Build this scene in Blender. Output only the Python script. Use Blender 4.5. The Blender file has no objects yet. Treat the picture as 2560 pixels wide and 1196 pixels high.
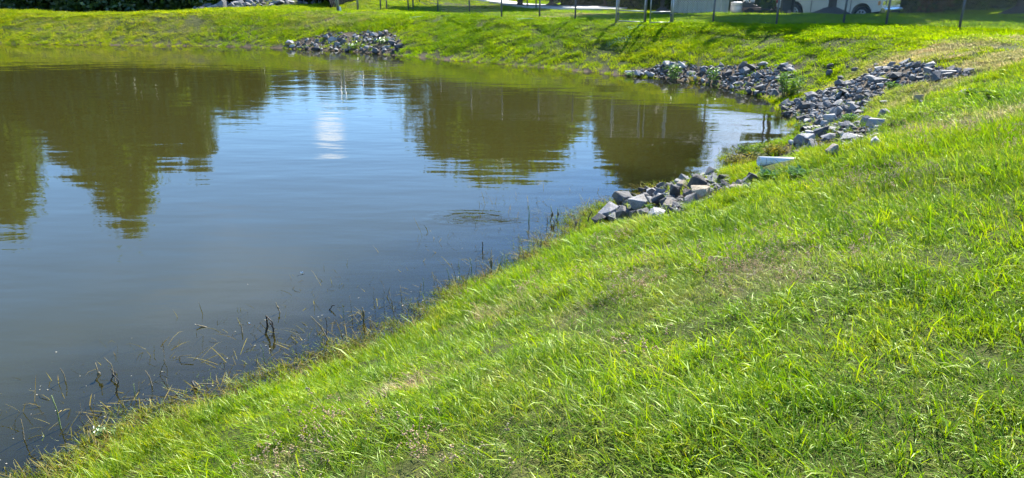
import bpy, bmesh, math, random
import numpy as np
from mathutils import Vector, Matrix

R = math.radians
random.seed(7)
rng = np.random.default_rng(11)
scene = bpy.context.scene
COL = scene.collection

# ------------------------------------------------------------------ camera, sky, sun, exposure
F_PX, PITCH, EYE = 1800.0, R(20.35), 3.0
cam_data = bpy.data.cameras.new('camera')
cam_data.sensor_width = 36.0
cam_data.lens = 36.0 * F_PX / 2560.0
cam_data.clip_start = 0.05
cam_data.clip_end = 3000
cam = bpy.data.objects.new('camera', cam_data)
cam.location = (0, 0, EYE)
cam.rotation_euler = (R(90) - PITCH, 0, 0)
COL.objects.link(cam)
scene.camera = cam

SUN_AZ, SUN_EL = R(27), R(42)          # clockwise from +Y
world = bpy.data.worlds.new('World')
scene.world = world
world.use_nodes = True
wn, wl = world.node_tree.nodes, world.node_tree.links
wn.clear()
w_out = wn.new('ShaderNodeOutputWorld')
w_bg = wn.new('ShaderNodeBackground')
w_bg.inputs['Strength'].default_value = 0.105
sky = wn.new('ShaderNodeTexSky')
sky.sky_type = 'NISHITA'
sky.sun_disc = False
sky.sun_elevation = SUN_EL
sky.sun_rotation = SUN_AZ
sky.air_density = 1.0
sky.dust_density = 0.05
sky.ozone_density = 6.0
tc = wn.new('ShaderNodeTexCoord')
sep = wn.new('ShaderNodeSeparateXYZ')
wl.new(tc.outputs['Generated'], sep.inputs[0])


def wmath(op, a, b=None, c=None):
    n = wn.new('ShaderNodeMath')
    n.operation = op
    for k, v in enumerate((a, b, c)):
        if v is None:
            continue
        if isinstance(v, (int, float)):
            n.inputs[k].default_value = v
        else:
            wl.new(v, n.inputs[k])
    return n.outputs[0]


# scattered fair-weather cumulus: noise on the cloud plane seen in perspective
zc = wmath('MAXIMUM', sep.outputs['Z'], 0.03)
zc = wmath('ADD', zc, 0.05)
cx = wmath('DIVIDE', sep.outputs['X'], zc)
cy = wmath('DIVIDE', sep.outputs['Y'], zc)
comb = wn.new('ShaderNodeCombineXYZ')
wl.new(cx, comb.inputs[0])
wl.new(cy, comb.inputs[1])
comb.inputs[2].default_value = 3.7
cn = wn.new('ShaderNodeTexNoise')
cn.inputs['Scale'].default_value = 0.55
cn.inputs['Detail'].default_value = 7
cn.inputs['Roughness'].default_value = 0.55
wl.new(comb.outputs[0], cn.inputs['Vector'])
cr = wn.new('ShaderNodeMapRange')
cr.interpolation_type = 'SMOOTHSTEP'
cr.inputs['From Min'].default_value = 0.56
cr.inputs['From Max'].default_value = 0.72
wl.new(cn.outputs['Fac'], cr.inputs['Value'])


def cloud_blob(az, el, radius, power):
    d = Vector((math.sin(R(az)) * math.cos(R(el)), math.cos(R(az)) * math.cos(R(el)), math.sin(R(el))))
    v = wn.new('ShaderNodeVectorMath')
    v.operation = 'SUBTRACT'
    wl.new(tc.outputs['Generated'], v.inputs[0])
    v.inputs[1].default_value = d
    s = wn.new('ShaderNodeVectorMath')
    s.operation = 'LENGTH'
    wl.new(v.outputs[0], s.inputs[0])
    r = wmath('DIVIDE', s.outputs['Value'], radius)
    r = wmath('ADD', r, wmath('MULTIPLY', wmath('SUBTRACT', cn.outputs['Fac'], 0.5), 1.6))
    m = wn.new('ShaderNodeMapRange')
    m.interpolation_type = 'SMOOTHSTEP'
    m.inputs['From Min'].default_value = 1.0
    m.inputs['From Max'].default_value = 0.25
    m.inputs['To Max'].default_value = power
    wl.new(r, m.inputs['Value'])
    return m.outputs[0]


cl = wmath('MULTIPLY', cr.outputs[0], 0.2)
cl = wmath('MAXIMUM', cl, cloud_blob(-14.3, 11.6, 0.024, 0.7))
cl = wmath('MAXIMUM', cl, cloud_blob(18.5, 13.0, 0.13, 0.55))
cl = wmath('MAXIMUM', cl, cloud_blob(23, 9.5, 0.12, 0.6))
cl = wmath('MULTIPLY', cl, wmath('GREATER_THAN', sep.outputs['Z'], 0.0))
mixw = wn.new('ShaderNodeMixRGB')
mixw.inputs['Color2'].default_value = (8.5, 9.0, 9.8, 1)
wl.new(cl, mixw.inputs['Fac'])
hsv = wn.new('ShaderNodeHueSaturation')
hsv.inputs['Saturation'].default_value = 1.12
hsv.inputs['Value'].default_value = 1.10
wl.new(sky.outputs[0], hsv.inputs['Color'])
wl.new(hsv.outputs[0], mixw.inputs['Color1'])
wl.new(mixw.outputs[0], w_bg.inputs['Color'])
wl.new(w_bg.outputs[0], w_out.inputs[0])

sun_data = bpy.data.lights.new('sun', 'SUN')
sun_data.energy = 5.0
sun_data.angle = R(0.53)
sun_data.color = (1.0, 0.95, 0.86)
sun = bpy.data.objects.new('sun', sun_data)
sun_dir = Vector((math.sin(SUN_AZ) * math.cos(SUN_EL), math.cos(SUN_AZ) * math.cos(SUN_EL), math.sin(SUN_EL)))
sun.rotation_euler = (-sun_dir).to_track_quat('-Z', 'Y').to_euler()
sun.location = (20, 40, 40)
COL.objects.link(sun)

scene.view_settings.view_transform = 'Standard'
scene.view_settings.look = 'None'
scene.view_settings.exposure = 1.65
scene.view_settings.gamma = 1.0
scene.view_settings.use_curve_mapping = False
scene.render.engine = 'CYCLES'
scene.cycles.max_bounces = 6
scene.cycles.diffuse_bounces = 2
scene.cycles.glossy_bounces = 2
scene.cycles.transmission_bounces = 4
scene.cycles.transparent_max_bounces = 6
scene.cycles.sample_clamp_indirect = 4.0
scene.cycles.use_denoising = True
scene.cycles.use_adaptive_sampling = True
scene.cycles.adaptive_threshold = 0.045

# ------------------------------------------------------------------ geometry of the place
CP, SP = math.cos(PITCH), math.sin(PITCH)


def ray(px, py):
    xc = (np.asarray(px, float) - 1280.0) / F_PX
    yc = -(np.asarray(py, float) - 598.0) / F_PX
    return np.stack([xc, CP + yc * SP, -SP + yc * CP], -1)


def on_level(px, py, z=0.0):
    d = ray(px, py)
    t = (z - EYE) / d[..., 2]
    return d[..., 0] * t, d[..., 1] * t


def at_depth(px, py, Y):
    """point of the sight line at the given forward distance Y"""
    d = ray(px, py)
    t = Y / d[..., 1]
    return Vector((float(d[..., 0] * t), float(Y), float(EYE + d[..., 2] * t)))


def px_per_m(p):
    """picture pixels per metre at a world point"""
    f = p[1] * CP - (p[2] - EYE) * SP
    return F_PX / max(f, 0.1)


SHORE_PX = [(190, 1228), (300, 1142), (430, 1062), (585, 1000), (760, 938), (845, 905), (965, 862), (1070, 808), (1150, 752),
            (1210, 722), (1298, 676), (1384, 627), (1450, 588), (1478, 566), (1505, 546), (1545, 520), (1605, 488), (1680, 466),
            (1745, 458), (1800, 448), (1832, 430), (1822, 402), (1862, 380), (1945, 368), (1995, 348), (2004, 326), (1990, 312),
            (2004, 300), (1962, 290), (1944, 272), (1952, 254), (1905, 241), (1850, 230), (1795, 214), (1700, 202), (1640, 196),
            (1560, 189), (1440, 178), (1300, 166), (1180, 156), (1060, 146), (960, 136), (860, 128), (700, 121), (550, 117),
            (400, 115), (200, 113), (0, 111), (-300, 109)]
sx, sy = on_level([p[0] for p in SHORE_PX], [p[1] for p in SHORE_PX])
SHORE = [(float(a), float(b)) for a, b in zip(sx, sy)]
SHORE += [(-44, 33), (-48, 22), (-40, 6), (-24, -3), (-11, -2.4), (-5.2, 0.5)]
SHORE = np.array(SHORE)


def hash2(ix, iy, seed):
    h = (ix * 374761393 + iy * 668265263 + seed * 974634777) & 0xFFFFFFFF
    h = ((h ^ (h >> 13)) * 1274126177) & 0xFFFFFFFF
    h = h ^ (h >> 16)
    return (h & 0xFFFFFF) / float(0xFFFFFF)


def vnoise(x, y, seed=0):
    x = np.asarray(x, float)
    y = np.asarray(y, float)
    ix = np.floor(x).astype(np.int64)
    iy = np.floor(y).astype(np.int64)
    fx = x - ix
    fy = y - iy
    u = fx * fx * (3 - 2 * fx)
    v = fy * fy * (3 - 2 * fy)
    a = hash2(ix, iy, seed)
    b = hash2(ix + 1, iy, seed)
    c = hash2(ix, iy + 1, seed)
    d = hash2(ix + 1, iy + 1, seed)
    return (a * (1 - u) + b * u) * (1 - v) + (c * (1 - u) + d * u) * v


def fbm(x, y, seed=0, octaves=4):
    t = 0.0
    amp = 0.5
    for o in range(octaves):
        t = t + amp * vnoise(np.asarray(x) * 2 ** o, np.asarray(y) * 2 ** o, seed + 17 * o)
        amp *= 0.5
    return t / (1 - 0.5 ** octaves)


def inside(x, y, poly):
    x = np.asarray(x, float)
    y = np.asarray(y, float)
    r = np.zeros(x.shape, bool)
    n = len(poly)
    for i in range(n):
        x0, y0 = poly[i]
        x1, y1 = poly[(i + 1) % n]
        if y0 == y1:
            continue
        c = ((y0 > y) != (y1 > y)) & (x < (x1 - x0) * (y - y0) / (y1 - y0) + x0)
        r ^= c
    return r


def poly_dist(x, y, poly, closed=True):
    x = np.asarray(x, float)
    y = np.asarray(y, float)
    best = np.full(x.shape, 1e18)
    n = len(poly)
    for i in range(n if closed else n - 1):
        x0, y0 = poly[i]
        x1, y1 = poly[(i + 1) % n]
        dx, dy = x1 - x0, y1 - y0
        L = dx * dx + dy * dy + 1e-12
        t = np.clip(((x - x0) * dx + (y - y0) * dy) / L, 0, 1)
        best = np.minimum(best, (x - x0 - t * dx) ** 2 + (y - y0 - t * dy) ** 2)
    return np.sqrt(best)


def shore_dist(x, y):
    """metres from the water's edge, positive on land"""
    d = poly_dist(x, y, SHORE)
    d = np.where(inside(x, y, SHORE), -d, d)
    return d + 0.30 * (fbm(np.asarray(x) * 1.1, np.asarray(y) * 1.1, 5, 3) - 0.5) + 0.14 * (fbm(np.asarray(x) * 4.1, np.asarray(y) * 4.1, 8, 2) - 0.5)


CREST = np.array([
    (0, 0, 1.62), (-4, -6, 1.6), (5, 2, 1.72), (9, 8, 1.72), (11, 14, 1.62), (13, 19, 1.5), (20, 12, 1.8), (30, 20, 1.7),
    (7, 25.3, 1.38), (11, 25.5, 1.40), (15, 26, 1.40), (2.5, 28, 1.34), (-1.3, 30.3, 1.30), (-8, 33, 1.33), (-15, 34, 1.38),
    (-27, 36.4, 1.50), (-45, 38, 1.55), (-30, 42, 0.4), (-45, 46, 0.2), (-20, 42, 0.5), (-13.5, 45, 2.4), (-12, 42, 1.85), (-9.0, 40, 1.15), (-14, 39, 1.3),
    (-14.5, 52, 2.6), (8.5, 38.5, 0.98), (13, 36, 1.12), (17, 34, 1.18), (16, 40.5, 0.47), (19.5, 38, 0.5), (11, 42, 0.8), (1, 45, 0.98), (4, 45, 0.98),
    (-5, 46, 1.0), (0, 55, 0.75), (6, 55, 0.7), (-10, 65, 1.0), (24, 42, 1.0), (25, 34, 1.35), (40, 50, 1.0), (10, 70, 0.6), (-40, 70, 0.2),
    (50, 100, 0.8), (0, 120, 0.6), (-80, 60, 0.5), (-60, 0, 1.5), (0, -40, 1.8), (60, -20, 1.8), (-60, 120, 0.5)], float)
_A = np.linalg.norm(CREST[:, None, :2] - CREST[None, :, :2], axis=2)
_n = len(CREST)
_M = np.zeros((_n + 1, _n + 1))
_M[:_n, :_n] = _A
_M[:_n, _n] = 1
_M[_n, :_n] = 1
_W = np.linalg.solve(_M, np.append(CREST[:, 2], 0))


def crest(x, y):
    c = np.full(np.shape(x), _W[_n])
    for i in range(_n):
        c = c + _W[i] * np.sqrt((x - CREST[i, 0]) ** 2 + (y - CREST[i, 1]) ** 2)
    return c


def terrain_exact(x, y, want_d=False):
    x = np.asarray(x, float)
    y = np.asarray(y, float)
    d = shore_dist(x, y)
    far = np.clip((np.hypot(x, y) - 90) / 200, 0, 1)
    c = np.clip(crest(x, y), -0.5, 2.6) * (1 - far) + 0.6 * far
    k = 5.0
    s = 0.42 * d
    land = -np.log(np.exp(-k * np.clip(s, -5, 20)) + np.exp(-k * c)) / k + np.log(1 + np.exp(-k * c)) / k
    z = np.where(d > 0, land, np.maximum(np.where(d > -1.5, 0.14 * d, 0.14 * -1.5 + 0.4 * (d + 1.5)), -1.1 + 0.02 * d))
    amp = np.clip(np.abs(d) / 1.5, 0.15, 1)
    z = z + amp * (0.10 * (fbm(x * 0.7, y * 0.7, 21, 3) - 0.5) + 0.05 * (fbm(x * 3.1, y * 3.1, 33, 2) - 0.5))
    return (z, d) if want_d else z



# the same heights on a 12.5 cm lattice, read back by interpolation
GX0, GX1, GY0, GY1, GS = -62.0, 52.0, -6.0, 84.0, 0.125
_lx = np.arange(GX0, GX1 + GS, GS)
_ly = np.arange(GY0, GY1 + GS, GS)
_gz, _gd = terrain_exact(*np.meshgrid(_lx, _ly), True)


def terrain(x, y, want_d=False):
    x = np.asarray(x, float)
    y = np.asarray(y, float)
    u = (x - GX0) / GS
    v = (y - GY0) / GS
    ok = (u >= 0) & (v >= 0) & (u < len(_lx) - 1.001) & (v < len(_ly) - 1.001)
    uc = np.clip(u, 0, len(_lx) - 1.001)
    vc = np.clip(v, 0, len(_ly) - 1.001)
    i = uc.astype(np.int64)
    j = vc.astype(np.int64)
    fu, fv = uc - i, vc - j

    def pick(G):
        return (G[j, i] * (1 - fu) + G[j, i + 1] * fu) * (1 - fv) + (G[j + 1, i] * (1 - fu) + G[j + 1, i + 1] * fu) * fv
    z, d = pick(_gz), pick(_gd)
    if not ok.all():
        bad = ~ok
        ze, de = terrain_exact(x[bad], y[bad], True)
        z[bad] = ze
        d[bad] = de
    return (z, d) if want_d else z


def cast(px, py, tmax=140.0):
    """where the sight line of a picture point meets the terrain"""
    px = np.atleast_1d(np.asarray(px, float))
    py = np.atleast_1d(np.asarray(py, float))
    d = ray(px, py)
    t = np.full(px.shape, 1.0)
    done = np.zeros(px.shape, bool)
    for _ in range(420):
        x, y, z = d[:, 0] * t, d[:, 1] * t, EYE + d[:, 2] * t
        g = np.maximum(terrain(x, y), -9)
        gap = z - g
        done |= gap < 0.005
        t = np.where(done, t, t + np.maximum(0.012, 0.35 * gap))
        if done.all() or (t > tmax).all():
            break
    return np.stack([d[:, 0] * t, d[:, 1] * t, EYE + d[:, 2] * t], -1)


def cast1(px, py):
    return Vector(cast(px, py)[0])


def gz(x, y):
    return float(terrain(np.array([x]), np.array([y]))[0])


# ------------------------------------------------------------------ helpers for objects
def link(o, parent=None):
    COL.objects.link(o)
    if parent is not None:
        o.parent = parent
    return o


def tag(o, label=None, cat=None, group=None, kind=None):
    if label:
        o['label'] = label
    if cat:
        o['category'] = cat
    if group:
        o['group'] = group
    if kind:
        o['kind'] = kind
    return o


def thing(name, label, cat, loc=(0, 0, 0), rz=0.0, group=None):
    o = bpy.data.objects.new(name, None)
    o.empty_display_size = 0.2
    o.location = loc
    o.rotation_euler = (0, 0, rz)
    return tag(link(o), label, cat, group)


def arrays_mesh(name, verts, faces, smooth=False, attrs=None):
    """mesh from an (n,3) array and an (m,k) index array (all faces with k corners)"""
    me = bpy.data.meshes.new(name)
    verts = np.asarray(verts, np.float32)
    faces = np.asarray(faces, np.int32)
    me.vertices.add(len(verts))
    me.vertices.foreach_set('co', verts.ravel())
    m, k = faces.shape
    me.loops.add(m * k)
    me.loops.foreach_set('vertex_index', faces.ravel())
    me.polygons.add(m)
    me.polygons.foreach_set('loop_start', np.arange(0, m * k, k, dtype=np.int32))
    try:
        me.polygons.foreach_set('loop_total', np.full(m, k, dtype=np.int32))
    except Exception:
        pass
    me.polygons.foreach_set('use_smooth', np.full(m, smooth))
    for nm, val in (attrs or {}).items():
        val = np.asarray(val, np.float32)
        if val.ndim == 1:
            me.attributes.new(nm, 'FLOAT', 'POINT').data.foreach_set('value', val)
        else:
            me.attributes.new(nm, 'FLOAT_VECTOR', 'POINT').data.foreach_set('vector', val.ravel())
    me.update(calc_edges=True)
    me.validate()
    return me


class MB:
    """collects simple solids, then becomes one mesh object"""

    def __init__(self):
        self.v, self.f = [], []

    def add(self, vs, fs):
        n = len(self.v)
        self.v += [tuple(p) for p in vs]
        self.f += [tuple(i + n for i in f) for f in fs]
        return self

    def box(self, c, s, rz=0.0, taper=1.0):
        x, y, z = s[0] / 2, s[1] / 2, s[2] / 2
        ca, sa = math.cos(rz), math.sin(rz)
        vs = []
        for dz in (-z, z):
            t = taper if dz > 0 else 1.0
            for dx, dy in ((-x, -y), (x, -y), (x, y), (-x, y)):
                dx, dy = dx * t, dy * t
                vs.append((c[0] + dx * ca - dy * sa, c[1] + dx * sa + dy * ca, c[2] + dz))
        return self.add(vs, [(3, 2, 1, 0), (4, 5, 6, 7), (0, 1, 5, 4), (1, 2, 6, 5), (2, 3, 7, 6), (3, 0, 4, 7)])

    def tube(self, pts, radii, n=8, cap=True):
        pts = [Vector(p) for p in pts]
        if not hasattr(radii, '__len__'):
            radii = [radii] * len(pts)
        vs, fs = [], []
        prev = None
        for i, p in enumerate(pts):
            d = (pts[min(i + 1, len(pts) - 1)] - pts[max(i - 1, 0)])
            d = d.normalized() if d.length > 1e-9 else Vector((0, 0, 1))
            if prev is None:
                a = d.orthogonal().normalized()
            else:
                a = (prev - d * prev.dot(d))
                a = a.normalized() if a.length > 1e-6 else d.orthogonal().normalized()
            prev = a
            b = d.cross(a)
            for k in range(n):
                t = 2 * math.pi * k / n
                vs.append(p + (a * math.cos(t) + b * math.sin(t)) * radii[i])
        for i in range(len(pts) - 1):
            for k in range(n):
                k2 = (k + 1) % n
                fs.append((i * n + k, i * n + k2, (i + 1) * n + k2, (i + 1) * n + k))
        if cap:
            fs.append(tuple(reversed(range(n))))
            fs.append(tuple(range((len(pts) - 1) * n, len(pts) * n)))
        return self.add(vs, fs)

    def prism(self, poly, y0, y1, scale_top=None):
        """closed outline in local x,z pushed along local y"""
        n = len(poly)
        vs = [(p[0], y0, p[1]) for p in poly] + [(p[0], y1, p[1]) for p in poly]
        fs = [tuple(range(n)), tuple(reversed(range(n, 2 * n)))]
        for i in range(n):
            j = (i + 1) % n
            fs.append((j, i, n + i, n + j))
        return self.add(vs, fs)

    def build(self, name, mat, parent=None, smooth=False, bevel=0.0, loc=None):
        me = bpy.data.meshes.new(name)
        me.from_pydata(self.v, [], self.f)
        if bevel > 0:
            bm = bmesh.new()
            bm.from_mesh(me)
            bmesh.ops.bevel(bm, geom=[e for e in bm.edges if e.is_manifold and e.calc_face_angle(0) > 0.5], offset=bevel,
                            segments=2, affect='EDGES', clamp_overlap=True)
            bm.to_mesh(me)
            bm.free()
        me.materials.append(mat)
        if smooth:
            me.polygons.foreach_set('use_smooth', [True] * len(me.polygons))
        me.update()
        o = link(bpy.data.objects.new(name, me), parent)
        if loc is not None:
            o.location = loc
        return o


# ------------------------------------------------------------------ materials
MATS = {}


def new_mat(name):
    m = bpy.data.materials.new(name)
    m.use_nodes = True
    n, l = m.node_tree.nodes, m.node_tree.links
    n.clear()
    out = n.new('ShaderNodeOutputMaterial')
    MATS[name] = m
    return m, n, l, out


def nd(n, kind, **kw):
    x = n.new(kind)
    for k, v in kw.items():
        if k.startswith('i_'):
            x.inputs[k[2:].replace('_', ' ')].default_value = v
        else:
            setattr(x, k, v)
    return x


def ramp(n, stops):
    r = n.new('ShaderNodeValToRGB')
    e = r.color_ramp.elements
    while len(e) < len(stops):
        e.new(0.5)
    for i, (p, c) in enumerate(stops):
        e[i].position = p
        e[i].color = (*c, 1)
    return r


def simple_mat(name, c1, c2=None, rough=0.6, scale=8.0, metallic=0.0, bump=0.0, bump_scale=40.0, spec=0.5, coords='Object'):
    m, n, l, out = new_mat(name)
    b = nd(n, 'ShaderNodeBsdfPrincipled')
    b.inputs['Roughness'].default_value = rough
    b.inputs['Metallic'].default_value = metallic
    b.inputs['Specular IOR Level'].default_value = spec
    t = nd(n, 'ShaderNodeTexCoord')
    nz = nd(n, 'ShaderNodeTexNoise', i_Scale=scale, i_Detail=5.0, i_Roughness=0.6)
    l.new(t.outputs[coords], nz.inputs['Vector'])
    r = ramp(n, [(0.3, c1), (0.7, c2 or tuple(v * 0.7 for v in c1))])
    l.new(nz.outputs['Fac'], r.inputs[0])
    l.new(r.outputs[0], b.inputs['Base Color'])
    if bump > 0:
        n2 = nd(n, 'ShaderNodeTexNoise', i_Scale=bump_scale, i_Detail=6.0)
        l.new(t.outputs[coords], n2.inputs['Vector'])
        bp = nd(n, 'ShaderNodeBump', i_Strength=bump, i_Distance=0.02)
        l.new(n2.outputs['Fac'], bp.inputs['Height'])
        l.new(bp.outputs[0], b.inputs['Normal'])
    l.new(b.outputs[0], out.inputs[0])
    return m


def leaf_mat(name, stops, trans=0.5, gloss=0.08, rough=0.45, tint_attr=None):
    """thin two-sided leaf: reflects and lets light through; colour varies leaf by leaf"""
    m, n, l, out = new_mat(name)
    at = nd(n, 'ShaderNodeAttribute', attribute_name='rnd')
    r = ramp(n, stops)
    l.new(at.outputs['Fac'], r.inputs[0])
    col = r.outputs[0]
    if tint_attr:
        ta = nd(n, 'ShaderNodeAttribute', attribute_name=tint_attr, attribute_type='INSTANCER')
        mx = nd(n, 'ShaderNodeMixRGB', blend_type='MULTIPLY', i_Fac=1.0)
        l.new(col, mx.inputs[1])
        l.new(ta.outputs['Vector'], mx.inputs[2])
        col = mx.outputs[0]
    df = nd(n, 'ShaderNodeBsdfDiffuse')
    tr = nd(n, 'ShaderNodeBsdfTranslucent')
    gl = nd(n, 'ShaderNodeBsdfGlossy', i_Roughness=rough)
    hs = nd(n, 'ShaderNodeHueSaturation', i_Hue=0.485, i_Saturation=1.12, i_Value=1.25)
    l.new(col, df.inputs[0])
    l.new(col, hs.inputs['Color'])
    l.new(hs.outputs[0], tr.inputs[0])
    m1 = nd(n, 'ShaderNodeMixShader', i_Fac=trans)
    l.new(df.outputs[0], m1.inputs[1])
    l.new(tr.outputs[0], m1.inputs[2])
    m2 = nd(n, 'ShaderNodeMixShader', i_Fac=gloss)
    l.new(m1.outputs[0], m2.inputs[1])
    l.new(gl.outputs[0], m2.inputs[2])
    l.new(m2.outputs[0], out.inputs[0])
    return m

# ------------------------------------------------------------------ areas of the ground, from the picture
def area(pts):
    p = cast([a for a, b in pts], [b for a, b in pts])
    return [(float(q[0]), float(q[1])) for q in p]


A_CHUTE = area([(1952, 262), (2010, 246), (2090, 218), (2170, 185), (2230, 166), (2330, 164), (2420, 178), (2440, 192), (2330, 208), (2230, 225),
                (2170, 262), (2150, 300), (2060, 304), (2004, 300), (1960, 290)])
A_MID = area([(1562, 188), (1590, 178), (1650, 162), (1700, 158), (1760, 170), (1830, 168), (1900, 162), (1985, 168), (1975, 200), (1950, 238), (1900, 240),
              (1850, 230), (1795, 214), (1700, 202), (1640, 196)])
A_PIPE = area([(2000, 300), (2150, 298), (2200, 330), (2190, 352), (2120, 370), (2040, 372), (1990, 378), (1960, 366), (1998, 348), (2006, 326), (1992, 312)])
A_FARL = area([(690, 120), (760, 100), (830, 84), (900, 80), (985, 84), (1005, 108), (1000, 126), (960, 134), (860, 128), (760, 124)])
A_NEAR = area([(1482, 566), (1505, 545), (1560, 508), (1610, 482), (1680, 462), (1745, 446), (1800, 446), (1880, 456), (1880, 474), (1800, 486), (1772, 510),
               (1710, 530), (1650, 552), (1600, 556), (1540, 566), (1500, 572)])
A_SCATTER = area([(2030, 175), (2170, 150), (2220, 165), (2100, 215), (2010, 244)])
A_SCATTER2 = area([(2150, 262), (2300, 225), (2420, 205), (2480, 225), (2330, 280), (2230, 300), (2180, 310)])
RP0 = [(1150, -14), (1215, -3), (1300, 9), (1380, 19), (1450, 28)]
ROAD_W = 1.7
rd = cast([1218, 1300, 1380, 1446], [3.5, 13, 20.5, 25.5])
ROAD_LINE = [(float(q[0]), float(q[1])) for q in rd]
a0, a1 = np.array(ROAD_LINE[0]), np.array(ROAD_LINE[-1])
ROAD_LINE = [tuple(a0 + (a0 - a1) * 2.2 + np.array([0, 6.0])), tuple(a0)] + ROAD_LINE[1:-1] + [tuple(a1), tuple(a1 + np.array([1.2, 1.6])),
                                                                                              tuple(a1 + np.array([2.5, 8.0])), tuple(a1 + np.array([3.0, 30.0]))]


def dry_at(x, y, d):
    """0 fresh grass .. 1 straw; patches seen in the photograph plus a fine mottling"""
    v = np.clip((fbm(x * 0.55, y * 0.55, 71, 4) - 0.55) * 3.0, 0, 1) * 0.12
    v = v + np.clip((fbm(x * 2.3, y * 2.3, 77, 3) - 0.62) * 4, 0, 1) * 0.16
    n = fbm(x * 1.1, y * 1.1, 91, 3)
    for (cx_, cy_, rx, ry, s) in DRY:
        e = ((x - cx_) / rx) ** 2 + ((y - cy_) / ry) ** 2
        v = np.maximum(v, s * np.clip(1.35 - e - 1.2 * np.abs(n - 0.5), 0, 1))
    return np.clip(v, 0, 1)


DRY = []
for (px_, py_, rx_, ry_, s_) in [(2330, 130, 2.6, 1.0, .9), (2520, 145, 2.4, 1.0, .8), (430, 62, 3.4, 1.6, .2), (205, 66, 2.5, 1.3, .25), (120, 58, 2.0, 1.2, .25),
                                 (1390, 44, 2.2, 1.0, .9), (1010, 962, .28, .2, .9), (1480, 775, .4, .25, .45), (1600, 690, .4, .3, .25), (1760, 735, .5, .3, .28),
                                 (2470, 300, 1.3, .8, .8), (1700, 640, .4, .3, .3), (760, 1150, .35, .2, .7), (1270, 770, .35, .25, .7), (2000, 680, .5, .3, .3),
                                 (2300, 245, .9, .5, .7), (1480, 36, 2.5, 2.0, .7), (830, 48, 2.5, 1.0, .5), (1700, 28, 2, 2, .6)]:
    q_ = cast1(px_, py_)
    DRY.append((q_.x, q_.y, rx_, ry_, s_))

# ------------------------------------------------------------------ ground sheet
th_in = np.radians(np.arange(-54, 54.01, 0.24))
th_out = np.radians(np.arange(54, 306.01, 4.0))[1:-1]
TH = np.concatenate([th_in, th_out])
RR = np.concatenate([[0.02, 0.35, 0.7], np.geomspace(1.0, 14, 140, endpoint=False), np.linspace(14, 44, 230, endpoint=False), np.geomspace(44, 75, 36), np.geomspace(78, 1500, 22)])


def polar_grid(th, rr):
    T, Q = np.meshgrid(th, rr)
    x, y = Q * np.sin(T), Q * np.cos(T)
    nt, nr = len(th), len(rr)
    i, j = np.meshgrid(np.arange(nr - 1), np.arange(nt), indexing='ij')
    j2 = (j + 1) % nt
    f = np.stack([i * nt + j, (i + 1) * nt + j, (i + 1) * nt + j2, i * nt + j2], -1).reshape(-1, 4)
    return x.ravel(), y.ravel(), f


gx, gy, gf = polar_grid(TH, RR)
gzv, gd = terrain(gx, gy, True)
stony = np.zeros(gx.shape)
for A in (A_CHUTE, A_MID, A_PIPE, A_FARL, A_NEAR):
    stony = np.maximum(stony, np.where(inside(gx, gy, A), 1.0, np.clip(1 - poly_dist(gx, gy, A) / 0.25, 0, 1)))
gdry = dry_at(gx, gy, gd)
g_me = arrays_mesh('ground', np.stack([gx, gy, gzv], -1), gf[:, ::-1], True, {'stony': stony, 'dry': gdry, 'shore': gd})

m, n, l, out = new_mat('soil_and_thatch')
b = nd(n, 'ShaderNodeBsdfPrincipled', i_Roughness=0.95)
b.inputs['Specular IOR Level'].default_value = 0.15
geo = nd(n, 'ShaderNodeNewGeometry')
n1 = nd(n, 'ShaderNodeTexNoise', i_Scale=9.0, i_Detail=8.0, i_Roughness=0.7)
n2 = nd(n, 'ShaderNodeTexNoise', i_Scale=70.0, i_Detail=4.0)
l.new(geo.outputs['Position'], n1.inputs['Vector'])
l.new(geo.outputs['Position'], n2.inputs['Vector'])
rg = ramp(n, [(0.25, (0.022, 0.032, 0.005)), (0.5, (0.05, 0.065, 0.009)), (0.75, (0.085, 0.085, 0.025))])  # dark stops put the shade between tufts into the ground colour
rs = ramp(n, [(0.3, (0.055, 0.042, 0.028)), (0.55, (0.11, 0.085, 0.058)), (0.8, (0.19, 0.15, 0.105))])
l.new(n1.outputs['Fac'], rg.inputs[0])
l.new(n1.outputs['Fac'], rs.inputs[0])
ad = nd(n, 'ShaderNodeAttribute', attribute_name='dry')
ast = nd(n, 'ShaderNodeAttribute', attribute_name='stony')
ash = nd(n, 'ShaderNodeAttribute', attribute_name='shore')
sh = nd(n, 'ShaderNodeMapRange', i_From_Min=0.5, i_From_Max=0.05)
l.new(ash.outputs['Fac'], sh.inputs['Value'])
mxa = nd(n, 'ShaderNodeMath', operation='MAXIMUM')
l.new(ast.outputs['Fac'], mxa.inputs[0])
l.new(sh.outputs[0], mxa.inputs[1])
rt = ramp(n, [(0.3, (0.09, 0.075, 0.035)), (0.6, (0.19, 0.165, 0.085)), (0.8, (0.27, 0.235, 0.14))])
l.new(n1.outputs['Fac'], rt.inputs[0])
md_ = nd(n, 'ShaderNodeMixRGB')
l.new(ad.outputs['Fac'], md_.inputs[0])
l.new(rg.outputs[0], md_.inputs[1])
l.new(rt.outputs[0], md_.inputs[2])
mc = nd(n, 'ShaderNodeMixRGB')
l.new(mxa.outputs[0], mc.inputs[0])
l.new(md_.outputs[0], mc.inputs[1])
l.new(rs.outputs[0], mc.inputs[2])
wet = nd(n, 'ShaderNodeMapRange', i_From_Min=0.12, i_From_Max=-0.02)      # mud soaked by the pond
l.new(ash.outputs['Fac'], wet.inputs['Value'])
mw = nd(n, 'ShaderNodeMixRGB', blend_type='MULTIPLY')
mw.inputs[2].default_value = (1.15, 1.05, 0.8, 1)
l.new(wet.outputs[0], mw.inputs[0])
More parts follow.
